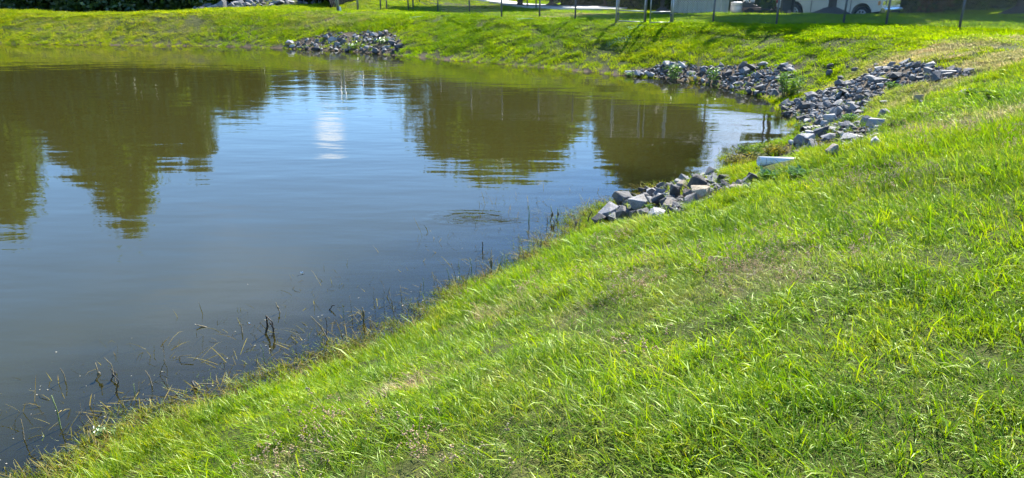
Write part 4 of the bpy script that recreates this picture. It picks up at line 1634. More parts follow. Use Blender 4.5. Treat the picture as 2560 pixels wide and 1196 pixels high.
# trees by the road and the gate
q = cast1(1300, 18)
X, h, r_ = by_reflection(1285, 440, q.y, 135)
plant_tree('street_dense', 'shade_tree', 'shade tree by the road, its trunk the leftmost seen, shading the lawn left of it', 'tree', q.x, q.y, h, r_)
q = cast1(1378, 16)
X, h, r_ = by_reflection(1385, 395, q.y, 95)
plant_tree('street_b', 'shade_tree', 'shade tree on a mulch mound beside the road', 'tree', q.x, q.y, h, r_)
q = cast1(1655, 30)
q = q * (35.5 / q.y)
X, h, r_ = by_reflection(1631, 520, q.y, 108)
plant_tree('street_dense', 'shade_tree', 'shade tree on a dark mound behind the gate', 'tree', q.x, q.y, h, r_)
for (px, py, Y, hw, lab) in ((1120, 425, 60, 105, 'tree beyond the road, at the left of the big mirrored crown'), (1205, 470, 62, 100, 'tallest tree beyond the road'),
                             (1530, 430, 54, 60, 'tree in the thicket left of the gate')):
    X, h, r_ = by_reflection(px, py, Y, hw)
    plant_tree('wood_b' if px != 1205 else 'wood_a', 'roadside_tree', lab, 'tree', X, Y, h, r_)
q = cast1(2078, 34)
TRK = Vector((q.x, min(q.y, 34.0), 0))
TRK.x = q.x * TRK.y / q.y
plant_tree('street_high', 'shade_tree', 'big shade tree on a mulch mound in front of the pickup', 'tree', TRK.x, TRK.y, 9.3, 3.2)
plant_tree('street_high', 'shade_tree', 'tall shade tree behind the bonnet of the pickup', 'tree', 22.6, 45.5, 13.0, 3.6)
q = cast1(2548, 26)
q = q * (min(q.y, 33.0) / q.y)
plant_tree('street_dense', 'shade_tree', 'shade tree on a mulch mound at the right picture edge', 'tree', q.x, q.y, 9.0, 3.2)
for (px, py, wpx, hh, lab) in ((2078, 36, 118, 0.36, 'mulch mound round the tree in front of the pickup'), (1378, 19, 62, 0.34, 'mulch mound round the tree beside the road'),
                               (1655, 33, 66, 0.38, 'dark mulch mound behind the right gate leaf'), (2545, 28, 90, 0.4, 'mulch mound at the right picture edge')):
    q = cast1(px, py)
    if px == 2078:
        q = Vector((TRK.x, TRK.y, gz(TRK.x, TRK.y)))
    if px == 1655:
        q = cast1(1655, 30) * (35.5 / cast1(1655, 30).y)
        q.z = gz(q.x, q.y)
    if px == 2545:
        q = q * (min(q.y, 33.0) / q.y)
        q.z = gz(q.x, q.y)
    r_ = wpx / 2 / px_per_m(q)
    vs, fs = [], []
    nr_, nt_ = 7, 26
    for i in range(nr_ + 1):
        u = i / nr_
        for k in range(nt_):
            a_ = 2 * math.pi * k / nt_
            rr0 = r_ * u * (1 + 0.12 * math.sin(3 * a_ + px))
            vs.append((rr0 * math.cos(a_), rr0 * math.sin(a_), (hh * (1 - u) ** 1.0 + 0.05 * random.random() * (1 - u * u)) - 0.06 * u))
    for i in range(nr_):
        for k in range(nt_):
            k2 = (k + 1) % nt_
            fs.append((i * nt_ + k, (i + 1) * nt_ + k, (i + 1) * nt_ + k2, i * nt_ + k2))
    o = MB().add(vs, fs).build('mulch_mound', M_MULCH, None, True, loc=(q.x, q.y, gz(q.x, q.y)))
    tag(o, lab, 'mound')

# understorey and hedges
k = 0
for px in range(-120, 640, 38):
    Y = 41.5 + random.uniform(-0.7, 1.6)
    d = ray(px, 15)
    X = float(d[0] / d[1]) * Y
    plant_tree(('bush_a', 'bush_a', 'bush_c')[k % 3], 'woodland_shrub', 'dark shrub at the edge of the woods behind the left crest', 'shrub', X, Y, random.uniform(2.2, 3.4), random.uniform(1.0, 1.4),
               'shrubs at the edge of the left woods')
    k += 1
for (px, Y, h, r_, kd, lab) in [(1432, 51, 2.6, 1.3, 'bush_a', 'dark shrub at the left end of the thicket beyond the road'), (1475, 50, 3.0, 1.4, 'bush_a', 'dark shrub in the thicket left of the gate'),
                                (1518, 49, 3.0, 1.4, 'bush_a', 'dark shrub behind the left gate post'), (1556, 46, 2.6, 1.1, 'bush_c', 'green shrub seen through the left gate leaf'),
                                (1600, 46, 2.8, 1.2, 'bush_a', 'dark shrub behind the middle gate post'), (1640, 45, 3.0, 1.3, 'bush_a', 'dark shrub behind the mound at the gate'),
                                (1676, 45, 3.0, 1.2, 'bush_a', 'dark shrub touching the left side of the container'), (1868, 46, 3.2, 1.5, 'bush_a', 'dark shrub behind the engine trailer'),
                                (1888, 42.5, 2.2, 0.6, 'bush_b', 'narrow bright shrub right of the engine trailer'), (1915, 42.0, 2.6, 1.0, 'bush_b', 'sunlit green shrub left of the pickup'),
                                (1950, 47, 3.4, 1.6, 'bush_c', 'shrub behind the tail of the pickup'), (2222, 43, 3.2, 1.4, 'bush_a', 'dark shrub in front of the pickup bonnet'),
                                (2265, 42.5, 3.0, 1.4, 'bush_a', 'dark shrub at the left of the right hedge'), (2305, 42, 2.8, 1.1, 'bush_c', 'green shrub left of the rusty one in the right hedge'),
                                (2338, 41, 2.4, 0.8, 'bush_r', 'rusty brown shrub in the right hedge'), (2375, 42, 3.0, 1.3, 'bush_c', 'green shrub right of the rusty one in the right hedge'),
                                (2425, 41.5, 3.0, 1.3, 'bush_b', 'bright shrub behind the last slanting fence post'), (2475, 42, 3.0, 1.3, 'bush_a', 'dark shrub in the right half of the right hedge'),
                                (2520, 42.5, 3.0, 1.3, 'bush_b', 'bright shrub left of the tree at the picture edge'), (2575, 43, 3.2, 1.5, 'bush_c', 'green shrub behind the tree at the picture edge'),
                                (2160, 46, 3.6, 1.6, 'bush_a', 'dark shrub behind the pickup cab'), (2080, 48, 3.8, 1.8, 'bush_c', 'tall shrub behind the pickup doors'), (2010, 48, 3.6, 1.7, 'bush_a', 'dark shrub behind the pickup bed'),
                                (1790, 47, 3.6, 1.7, 'bush_a', 'dark shrub behind the container'), (1740, 47, 3.4, 1.6, 'bush_c', 'green shrub behind the container')]:
    d = ray(px, 15)
    plant_tree(kd, 'shrub', lab, 'shrub', float(d[0] / d[1]) * Y, Y, h, r_)

# ------------------------------------------------------------------ houses and pole (seen mostly in the water)
M_SIDING = simple_mat('brown_siding', (0.27, 0.22, 0.19), (0.22, 0.18, 0.155), 0.8, 3.0)
M_SHINGLE = simple_mat('roof_shingle', (0.16, 0.13, 0.12), (0.11, 0.09, 0.085), 0.9, 14.0)
M_GREY = simple_mat('grey_siding', (0.20, 0.22, 0.25), (0.15, 0.165, 0.19), 0.8, 3.0)
M_TRIM = simple_mat('white_trim', (0.66, 0.65, 0.62), (0.6, 0.59, 0.56), 0.6, 4.0)
M_WOOD = simple_mat('weathered_wood', (0.16, 0.12, 0.09), (0.10, 0.075, 0.055), 0.9, 10.0, bump=0.4)


def house(label, px0, px1, Y, wall_h, roof_h, depth, mat):
    a = ray(px0, 12)
    b_ = ray(px1, 12)
    X0, X1 = float(a[0] / a[1]) * Y, float(b_[0] / b_[1]) * Y
    g = gz((X0 + X1) / 2, Y) - 0.1
    t = thing('house', label, 'house', ((X0 + X1) / 2, Y, g))
    w = (X1 - X0) / 2
    mb = MB()
    mb.add([(-w, 0, 0), (w, 0, 0), (w, depth, 0), (-w, depth, 0), (-w, 0, wall_h), (w, 0, wall_h), (w, depth, wall_h), (-w, depth, wall_h),
            (-w, depth / 2, wall_h + roof_h), (w, depth / 2, wall_h + roof_h)],
           [(0, 1, 5, 4), (1, 2, 6, 9, 5), (2, 3, 7, 6), (3, 0, 4, 8, 7)])
    mb.build('wall', mat, t)
    e = 0.35
    mb = MB()
    for s in (0, 1):
        y_e, y_m = (-e, depth / 2) if s == 0 else (depth + e, depth / 2)
        zz = wall_h - e * roof_h / (depth / 2)
        zt = wall_h + roof_h
        vs = [(-w - e, y_e, zz), (w + e, y_e, zz), (w + e, y_m, zt), (-w - e, y_m, zt)]
        mb.add([(x, y, z + .02) for x, y, z in vs] + [(x, y, z + 0.14) for x, y, z in vs], [(0, 1, 2, 3), (7, 6, 5, 4), (0, 4, 5, 1), (1, 5, 6, 2), (2, 6, 7, 3), (3, 7, 4, 0)])
    mb.build('roof', M_SHINGLE, t)
    n_w = max(2, int(w * 2 / 2.6))
    for k in range(n_w):
        x = -w + (k + 0.5) * 2 * w / n_w
        if k == n_w // 2:
            d_ = MB().box((x, -0.02, 1.05), (0.95, 0.06, 2.1)).build('door', M_WOOD, t)
            MB().box((x + 0.35, -0.07, 1.0), (0.06, 0.05, 0.06)).build('handle', M_CHROME, d_)
        else:
            wd_ = MB().box((x, -0.02, 1.55), (1.1, 0.06, 1.2)).build('window', M_TRIM, t)
            MB().box((x - 0.25, -0.055, 1.55), (0.42, 0.02, 1.0)).build('pane', M_GLASS, wd_)
            MB().box((x + 0.25, -0.055, 1.55), (0.42, 0.02, 1.0)).build('pane', M_GLASS, wd_)
    return t


house('brown house beyond the road, mirrored between the tree crowns', 830, 1085, 66, 2.9, 1.9, 7, M_SIDING)
house('low grey house beyond the road behind the two tree trunks', 1322, 1416, 64, 2.7, 1.4, 6, M_GREY)
q = ray(1960, 15)
t = thing('utility_pole', 'wooden utility pole standing behind the tail of the pickup', 'pole', (float(q[0] / q[1]) * 45, 45, gz(float(q[0] / q[1]) * 45, 45) - 0.3))
MB().tube([(0, 0, 0), (0, 0, 9.5)], [0.16, 0.11], 12).build('shaft', M_WOOD, t, True)
MB().box((0, 0, 8.9), (2.0, 0.1, 0.12)).build('crossarm', M_WOOD, t, bevel=0.01)
for x in (-0.85, 0, 0.85):
    MB().tube([(x, 0, 8.96), (x, 0, 9.06), (x, 0, 9.14)], [0.05, 0.06, 0.02], 10).build('insulator', M_PVC, t, True)
# cut branches left of the gate
q = cast1(1512, 22)
t = thing('cut_branch', 'cut dead branch lying by the thicket left of the gate', 'branch', q)
mb = MB()
mb.tube([(-0.7, 0, 0.05), (0.0, 0.05, 0.09), (0.6, 0, 0.06)], [0.05, 0.045, 0.03], 7)
mb.build('stem', M_WOOD, t, True)
mb = MB()
mb.tube([(0.0, 0.05, 0.09), (-0.05, 0.1, 0.5), (-0.2, 0.15, 0.9)], [0.03, 0.025, 0.01], 6)
mb.tube([(0.2, 0.03, 0.08), (0.0, 0.2, 0.4), (-0.1, 0.3, 0.8)], [0.03, 0.02, 0.01], 6)
mb.build('twig', M_WOOD, t, True)

# ------------------------------------------------------------------ grass
def grass_mat(name, stops, root, trans=0.5, gloss=0.026, rough=0.42):
    m, n, l, out = new_mat(name)
    at = nd(n, 'ShaderNodeAttribute', attribute_name='rnd')
    hg = nd(n, 'ShaderNodeAttribute', attribute_name='hgt')
    r = ramp(n, stops)
    l.new(at.outputs['Fac'], r.inputs[0])
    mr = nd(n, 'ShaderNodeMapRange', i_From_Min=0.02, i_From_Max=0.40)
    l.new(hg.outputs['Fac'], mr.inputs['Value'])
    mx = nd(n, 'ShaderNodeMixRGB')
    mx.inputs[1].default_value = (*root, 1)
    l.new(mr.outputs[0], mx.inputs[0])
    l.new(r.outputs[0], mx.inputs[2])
    ta = nd(n, 'ShaderNodeAttribute', attribute_name='tint', attribute_type='INSTANCER')
    mu = nd(n, 'ShaderNodeMixRGB', blend_type='MULTIPLY', i_Fac=1.0)
    l.new(mx.outputs[0], mu.inputs[1])
    l.new(ta.outputs['Vector'], mu.inputs[2])
    da = nd(n, 'ShaderNodeAttribute', attribute_name='dryness', attribute_type='INSTANCER')
    sr = ramp(n, [(0.0, (0.16, 0.13, 0.06)), (0.5, (0.30, 0.255, 0.135)), (1.0, (0.46, 0.39, 0.25))])
    l.new(at.outputs['Fac'], sr.inputs[0])
    dm = nd(n, 'ShaderNodeMixRGB')
    l.new(da.outputs['Fac'], dm.inputs[0])
    l.new(mu.outputs[0], dm.inputs[1])
    l.new(sr.outputs[0], dm.inputs[2])
    mu = dm
    geo = nd(n, 'ShaderNodeNewGeometry')
    nz = nd(n, 'ShaderNodeTexNoise', i_Scale=2.3, i_Detail=4.0, i_Roughness=0.65)
    l.new(geo.outputs['Position'], nz.inputs['Vector'])
    vr = ramp(n, [(0.30, (0.62, 0.74, 0.8)), (0.5, (1.0, 1.0, 1.0)), (0.70, (1.38, 1.16, 1.3))])
    l.new(nz.outputs['Fac'], vr.inputs[0])
    m0 = nd(n, 'ShaderNodeMixRGB', blend_type='MULTIPLY', i_Fac=1.0)
    l.new(mu.outputs[0], m0.inputs[1])
    l.new(vr.outputs[0], m0.inputs[2])
    mu = m0
    hs = nd(n, 'ShaderNodeHueSaturation', i_Hue=0.488, i_Saturation=1.1, i_Value=1.35)
    l.new(mu.outputs[0], hs.inputs['Color'])
    df = nd(n, 'ShaderNodeBsdfDiffuse')
    tr = nd(n, 'ShaderNodeBsdfTranslucent')
    gl = nd(n, 'ShaderNodeBsdfGlossy', i_Roughness=rough)
    gl.inputs['Color'].default_value = (0.80, 0.95, 0.55, 1)
    l.new(mu.outputs[0], df.inputs[0])
    l.new(hs.outputs[0], tr.inputs[0])
    m1 = nd(n, 'ShaderNodeMixShader', i_Fac=trans)
    l.new(df.outputs[0], m1.inputs[1])
    l.new(tr.outputs[0], m1.inputs[2])
    m2 = nd(n, 'ShaderNodeMixShader', i_Fac=gloss)
    l.new(m1.outputs[0], m2.inputs[1])
    l.new(gl.outputs[0], m2.inputs[2])
    l.new(m2.outputs[0], out.inputs[0])
    return m


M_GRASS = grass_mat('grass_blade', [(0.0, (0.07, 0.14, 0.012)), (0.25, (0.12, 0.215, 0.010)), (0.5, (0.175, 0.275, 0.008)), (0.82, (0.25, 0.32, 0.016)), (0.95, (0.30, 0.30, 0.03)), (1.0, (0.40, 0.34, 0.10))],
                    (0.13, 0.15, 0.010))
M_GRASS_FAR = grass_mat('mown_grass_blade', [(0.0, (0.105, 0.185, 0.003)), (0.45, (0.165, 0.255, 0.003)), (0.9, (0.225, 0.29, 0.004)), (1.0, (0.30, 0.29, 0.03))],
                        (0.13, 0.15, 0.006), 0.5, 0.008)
M_HEADS = grass_mat('seed_head', [(0.0, (0.30, 0.22, 0.12)), (0.5, (0.42, 0.32, 0.19)), (1.0, (0.55, 0.45, 0.30))], (0.17, 0.19, 0.05), 0.3, 0.03)


def blade_clump(seed, n_, radius, lmin, lmax, width, segs, droop, wind=0.35):
    """tuft of curved tapering blades"""
    r = np.random.default_rng(seed)
    a = r.uniform(0, 6.283, n_)
    rr0 = radius * np.sqrt(r.random(n_))
    base = np.stack([rr0 * np.cos(a), rr0 * np.sin(a), np.full(n_, -0.015)], -1)
    L = r.uniform(lmin, lmax, n_) * (0.75 + 0.5 * r.random(n_))
    az = r.normal(0, 1.3, n_)                     # leans mostly along +x
    lean = np.abs(r.normal(0.25, 0.25, n_)) + wind * 0.4
    curl = np.abs(r.normal(droop, droop * 0.5, n_))
    wd = width * r.uniform(0.6, 1.25, n_)
    lv = segs + 1
    P = np.zeros((n_, lv, 3))
    P[:, 0] = base
    ang = lean.copy()
    for j in range(1, lv):
        st = (L / segs)[:, None]
        d = np.stack([np.sin(ang) * np.cos(az), np.sin(ang) * np.sin(az), np.cos(ang)], -1)
        P[:, j] = P[:, j - 1] + d * st
        ang = ang + curl * (0.6 + 0.8 * j / segs)
    tw = az + np.pi / 2 + r.normal(0, 0.5, n_)
    S = np.stack([np.cos(tw), np.sin(tw), 0.25 * r.normal(size=n_)], -1)
    vs, hg = [], []
    for j in range(lv):
        u = j / segs
        w_ = wd * (1.0 - 0.25 * u) * (0.55 if j == 0 else 1.0)
        if j < segs:
            vs += [P[:, j] - S * w_[:, None] * 0.5, P[:, j] + S * w_[:, None] * 0.5]
            hg += [np.full(n_, u)] * 2
        else:
            vs.append(P[:, j])
            hg.append(np.full(n_, 1.0))
    k = len(vs)
    V = np.stack(vs, 1).reshape(-1, 3)
    Hh = np.stack(hg, 1).reshape(-1)
    fs = []
    o = np.arange(n_) * k
    for j in range(segs - 1):
        fs += [np.stack([o + 2 * j, o + 2 * j + 1, o + 2 * j + 3], -1), np.stack([o + 2 * j, o + 2 * j + 3, o + 2 * j + 2], -1)]
    fs.append(np.stack([o + 2 * segs - 2, o + 2 * segs - 1, o + 2 * segs], -1))
    return V, np.concatenate(fs), Hh, np.repeat(r.random(n_), k)


def head_clump(seed, n_, radius, lmin, lmax, hs=0.006):
    """thin stalks carrying small tan seed heads"""
    r = np.random.default_rng(seed)
    V, Fc, Hh, rn = blade_clump(seed, n_, radius, lmin, lmax, 0.0022, 3, 0.16)
    tips = V.reshape(n_, 7, 3)[:, 6]
    vs, fs, hg, rr0 = [V], [Fc], [Hh * 0.3], [rn]
    off_ = len(V)
    octa = np.array([(1, 0, 0), (-1, 0, 0), (0, 1, 0), (0, -1, 0), (0, 0, 1), (0, 0, -1)], float)
    of = np.array([(0, 2, 4), (2, 1, 4), (1, 3, 4), (3, 0, 4), (2, 0, 5), (1, 2, 5), (3, 1, 5), (0, 3, 5)])
    for tpt in tips:
        for q in range(5):
            c = tpt + r.normal(size=3) * hs * 1.4
            vs.append(c + octa * hs * r.uniform(0.6, 1.2, 3))
            fs.append(of + off_)
            hg.append(np.full(6, 1.0))
            rr0.append(np.full(6, r.random()))
            off_ += 6
    return np.concatenate(vs), np.concatenate(fs), np.concatenate(hg), np.concatenate(rr0)


def proto_collection(name, items):
    c = bpy.data.collections.new(name)
    for k, (V, Fc, Hh, rn, mat) in enumerate(items):
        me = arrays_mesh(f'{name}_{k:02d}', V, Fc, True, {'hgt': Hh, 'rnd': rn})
        me.materials.append(mat)
        c.objects.link(bpy.data.objects.new(f'{name}_{k:02d}', me))
    return c


def scatter_object(name, label, cat, coll, pos, rot, scl, tint, idx, dryness=None):
    """one object: points carrying tufts, placed by a geometry-node group"""
    me = bpy.data.meshes.new(name)
    me.vertices.add(len(pos))
    me.vertices.foreach_set('co', np.asarray(pos, np.float32).ravel())
    me.attributes.new('rot', 'FLOAT_VECTOR', 'POINT').data.foreach_set('vector', np.asarray(rot, np.float32).ravel())
    me.attributes.new('scl', 'FLOAT_VECTOR', 'POINT').data.foreach_set('vector', np.asarray(scl, np.float32).ravel())
    me.attributes.new('tint', 'FLOAT_VECTOR', 'POINT').data.foreach_set('vector', np.asarray(tint, np.float32).ravel())
    me.attributes.new('dryness', 'FLOAT', 'POINT').data.foreach_set('value', np.asarray(np.zeros(len(pos)) if dryness is None else dryness, np.float32))
    me.attributes.new('idx', 'INT', 'POINT').data.foreach_set('value', np.asarray(idx, np.int32))
    o = tag(link(bpy.data.objects.new(name, me)), label, cat, kind='stuff')
    ng = bpy.data.node_groups.new(name, 'GeometryNodeTree')
    ng.interface.new_socket('Geometry', in_out='INPUT', socket_type='NodeSocketGeometry')
    ng.interface.new_socket('Geometry', in_out='OUTPUT', socket_type='NodeSocketGeometry')
    N, L = ng.nodes, ng.links
    gi, go = N.new('NodeGroupInput'), N.new('NodeGroupOutput')
    ci = N.new('GeometryNodeCollectionInfo')
    ci.inputs['Collection'].default_value = coll
    ci.inputs['Separate Children'].default_value = True
    ci.inputs['Reset Children'].default_value = True
    ip = N.new('GeometryNodeInstanceOnPoints')
    ip.inputs['Pick Instance'].default_value = True

    def na(nm, tp):
        a = N.new('GeometryNodeInputNamedAttribute')
        a.data_type = tp
        a.inputs['Name'].default_value = nm
        return a.outputs['Attribute']
    e2r = N.new('FunctionNodeEulerToRotation')
    L.new(na('rot', 'FLOAT_VECTOR'), e2r.inputs[0])
    L.new(gi.outputs[0], ip.inputs['Points'])
    L.new(ci.outputs[0], ip.inputs['Instance'])
    L.new(na('idx', 'INT'), ip.inputs['Instance Index'])
    L.new(e2r.outputs[0], ip.inputs['Rotation'])
    L.new(na('scl', 'FLOAT_VECTOR'), ip.inputs['Scale'])
    L.new(ip.outputs[0], go.inputs[0])
    md = o.modifiers.new('tufts', 'NODES')
    md.node_group = ng
    return o



def turf_patch(seed, n_, radius, lmin, lmax, width, segs, droop, tufts, long_share=0.04):
    """a round piece of turf: blades gathered in tufts, a few long ones among them"""
    r = np.random.default_rng(seed)
    nl = int(n_ * long_share)
    out_ = []
    tc_ = np.stack([np.sqrt(r.random(tufts)) * radius, r.uniform(0, 6.283, tufts)], -1)
    tx, ty = tc_[:, 0] * np.cos(tc_[:, 1]), tc_[:, 0] * np.sin(tc_[:, 1])
    tv = r.uniform(0.45, 1.35, tufts)
    off_ = 0
    for cnt, l0, l1, w_, dr in ((n_ - nl, lmin, lmax, width, droop), (nl, lmax * 1.0, lmax * 1.9, width * 1.45, droop * 0.9)):
        if cnt <= 0:
            continue
        V, Fc, Hh, rn = blade_clump(seed + cnt, cnt, 0.0001, l0, l1, w_, segs, dr)
        k = V.shape[0] // cnt
        pick = r.integers(0, tufts, cnt)
        o = np.stack([tx[pick] + r.normal(0, radius * 0.09, cnt), ty[pick] + r.normal(0, radius * 0.09, cnt), np.full(cnt, -0.03)], -1)
        V3 = V.reshape(cnt, k, 3) * tv[pick][:, None, None] + o[:, None, :]
        if l0 > lmin:
            rn = rn * 0.85
        out_.append((V3.reshape(-1, 3), Fc + off_, Hh, rn))
        off_ += cnt * k
    return tuple(np.concatenate([q[i] for q in out_]) for i in range(4))


C_NEAR = proto_collection('near_turf', [(*turf_patch(200 + k, 900, 0.22, 0.045, 0.12, 0.0031, 4, 0.42, 44, 0.025), M_GRASS) for k in range(6)])
C_MIDN = proto_collection('middle_turf', [(*turf_patch(220 + k, 900, 0.28, 0.045, 0.12, 0.0042, 3, 0.40, 40, 0.02), M_GRASS) for k in range(5)])
C_MID = proto_collection('slope_turf', [(*turf_patch(240 + k, 1200, 0.42, 0.05, 0.13, 0.0065, 3, 0.34, 46, 0.03), M_GRASS) for k in range(5)])
C_FAR = proto_collection('bank_turf', [(*turf_patch(260 + k, 2000, 0.85, 0.05, 0.13, 0.013, 2, 0.40, 80, 0.01), M_GRASS_FAR) for k in range(5)])
C_VFAR = proto_collection('field_turf', [(*turf_patch(270 + k, 1800, 1.5, 0.06, 0.15, 0.026, 2, 0.40, 60, 0.01), M_GRASS_FAR) for k in range(4)])
C_TUFT = proto_collection('tuft', [(*blade_clump(250 + k, 30, 0.05, 0.06, 0.15, 0.0042, 3, 0.30), M_GRASS) for k in range(6)])
C_TUFTF = proto_collection('far_tuft', [(*blade_clump(255 + k, 40, 0.12, 0.05, 0.13, 0.010, 2, 0.35), M_GRASS_FAR) for k in range(5)])
C_HEAD = proto_collection('head_tuft', [(*head_clump(280 + k, 14, 0.10, 0.08, 0.18, 0.0048), M_HEADS) for k in range(4)])
STONES = [(A_CHUTE, 0.06), (A_MID, 0.10), (A_PIPE, 0.22), (A_FARL, 0.25), (A_NEAR, 0.08), (A_SCATTER, 0.6), (A_SCATTER2, 0.8), (list(map(tuple, _bk)), 0.05)]
HARD = [A for A, p in STONES if p < 0.5]
WEED_CLEAR = area([(1812, 398), (1862, 372), (1950, 364), (2004, 376), (1980, 394), (1890, 390), (1880, 432), (1832, 428)])
PIPE_CLEAR = area([(1880, 384), (1960, 388), (2004, 398), (2004, 412), (1960, 430), (1890, 436)])


def ring_points(r0, r1, dens, half_deg, seed):
    r = np.random.default_rng(seed)
    n_ = int((r1 ** 2 - r0 ** 2) * R(half_deg) * dens)
    q = np.sqrt(r.uniform(r0 ** 2, r1 ** 2, n_))
    th = r.uniform(-R(half_deg), R(half_deg), n_)
    x, y = q * np.sin(th), q * np.cos(th)
    z, d = terrain(x, y, True)
    return x, y, z, d, r


def margin_of(x, y):
    """metres to the nearest bare area (stones, pipe, road), 0 inside"""
    m_ = np.full(x.shape, 1e9)
    for A in HARD + [PIPE_CLEAR, WEED_CLEAR]:
        m_ = np.minimum(m_, np.where(inside(x, y, A), 0, poly_dist(x, y, A)))
    return np.minimum(m_, np.maximum(0, poly_dist(x, y, ROAD_LINE, False) - ROAD_W))


def mud_of(x, y, d):
    """trodden, muddy rim of the far bank"""
    far_ = np.clip((np.hypot(x, y) - 12) / 4, 0, 1)
    return far_ * np.clip((x + 14) / 6, 0.15, 1) * np.clip(1.15 - d / 0.8, 0, 1) * np.clip((fbm(x * 1.1, y * 1.1, 12, 3) - 0.36) * 5, 0, 1)


def patches(r0, r1, dens, half_deg, seed, radius):
    x, y, z, d, r = ring_points(r0, r1, dens, half_deg, seed)
    k = (d > radius * 0.62) & (r.random(len(x)) < np.clip(0.35 + (d - radius * 0.6) / (radius * 1.6), 0, 1))
    x, y, z, d = x[k], y[k], z[k], d[k]
    k = (margin_of(x, y) > radius * 0.8) & (r.random(len(x)) > mud_of(x, y, d) * 0.45)
    return x[k], y[k], z[k], d[k], r


def fringe(r0, r1, dens, half_deg, seed, radius, drown):
    x, y, z, d, r = ring_points(r0, r1, dens, half_deg, seed)
    k = d > -drown
    x, y, z, d = x[k], y[k], z[k], d[k]
    m_ = margin_of(x, y)
    k = (d < radius * 1.25) | (m_ < radius * 1.5)
    x, y, z, d, m_ = x[k], y[k], z[k], d[k], m_[k]
    k = r.random(len(x)) > np.clip(-d / drown, 0, 1) ** 0.7
    k &= r.random(len(x)) > mud_of(x, y, d) * 0.35
    for A, p in STONES + [(PIPE_CLEAR, 0.02), (WEED_CLEAR, 0.08)]:
        k &= ~(inside(x, y, A) & (r.random(len(x)) > p))
    k &= poly_dist(x, y, ROAD_LINE, False) > ROAD_W + 0.05
    return x[k], y[k], z[k], d[k], r


def dress(x, y, d, r, hmul=1.0, tilt=True):
    n_ = len(x)
    dry = dry_at(x, y, d)
    vig = fbm(x * 0.8, y * 0.8, 55, 3)
    rough_ = fbm(x * 2.6, y * 2.6, 58, 2)
    s = hmul * (0.72 + 0.52 * vig) * (0.80 + 0.42 * rough_) * r.uniform(0.85, 1.2, n_) * (1 - 0.22 * dry)
    flow = 2.6 + 3.2 * (fbm(x * 0.35, y * 0.35, 61, 2) - 0.5) + 2.6 * (fbm(x * 1.7, y * 1.7, 63, 2) - 0.5)
    rz = flow + r.normal(0, 0.5, n_)
    e = 0.25
    nx = -(terrain(x + e, y) - terrain(x - e, y)) / (2 * e)
    ny = -(terrain(x, y + e) - terrain(x, y - e)) / (2 * e)
    nz = np.ones(n_)
    Z = np.stack([nx, ny, nz], -1) + (0 if tilt else r.normal(0, 0.15, (n_, 3)))
    Z /= np.linalg.norm(Z, axis=1)[:, None]
    X_ = np.stack([np.cos(rz), np.sin(rz), np.zeros(n_)], -1)
    X_ -= Z * (X_ * Z).sum(1)[:, None]
    X_ /= np.linalg.norm(X_, axis=1)[:, None]
    Y_ = np.cross(Z, X_)
    rot = np.stack([np.arctan2(Y_[:, 2], Z[:, 2]), np.arcsin(np.clip(-X_[:, 2], -1, 1)), np.arctan2(X_[:, 1], X_[:, 0])], -1)
    g1 = fbm(x * 0.25, y * 0.25, 65, 3)
    g2 = fbm(x * 1.9, y * 1.9, 67, 3)
    yel = np.clip(0.62 + (g1 - 0.5) * 1.4 + 0.75 * np.clip((-x - 4) / 15, -0.2, 1), 0, 1.25)      # the left dam is yellower
    tint = np.stack([0.68 + 0.42 * yel, 0.94 + 0.12 * yel, np.full(n_, 1.0)], -1) * (0.78 + 0.44 * g2)[:, None]
    tint *= (1.0 + 0.28 * np.clip((np.hypot(x, y) - 14) / 6, 0, 1))[:, None]        # mown far bank: colour raised to make up light lost between its blades
    dryness = np.clip(dry * 0.95 + r.normal(0, 0.14, n_) * (dry > 0.05), 0, 0.88)
    drown = np.clip(-d / 0.25, 0, 1)[:, None]
    tint = tint * (1 - drown) + tint * np.array([0.95, 0.75, 2.0]) * drown
    w_ = r.uniform(0.92, 1.1, n_)
    scl = np.stack([w_, w_, s * (1 - 0.35 * np.clip(-d / 0.5, 0, 1))], -1)
    return rot, scl, tint, dryness


for (r0, r1, dens, half, seed, radius, coll, ncol, hm, lab) in (
        (1.1, 4.8, 36, 50, 1, 0.22, C_NEAR, 6, 1.0, 'long green grass of the near bank at the lower right'),
        (4.8, 9.5, 25, 48, 2, 0.28, C_MIDN, 5, 1.05, 'green grass of the near bank between the foreground and the white pipe'),
        (9.5, 17.5, 10, 46, 3, 0.42, C_MID, 5, 0.95, 'grass of the right bank round the stone chute'),
        (17.5, 47.0, 3.2, 45, 4, 0.85, C_FAR, 5, 0.56, 'sunlit mown grass of the far bank between pond and fence'),
        (47.0, 82.0, 0.6, 44, 5, 1.5, C_VFAR, 4, 0.8, 'grass beyond the fence and round the road')):
    x, y, z, d, r = patches(r0, r1, dens, half, seed, radius)
    rot, scl, tint, dr_ = dress(x, y, d, r, hm)
    scatter_object('lawn_grass', lab, 'grass', coll, np.stack([x, y, z], -1), rot, scl, tint, r.integers(0, ncol, len(x)), dr_)
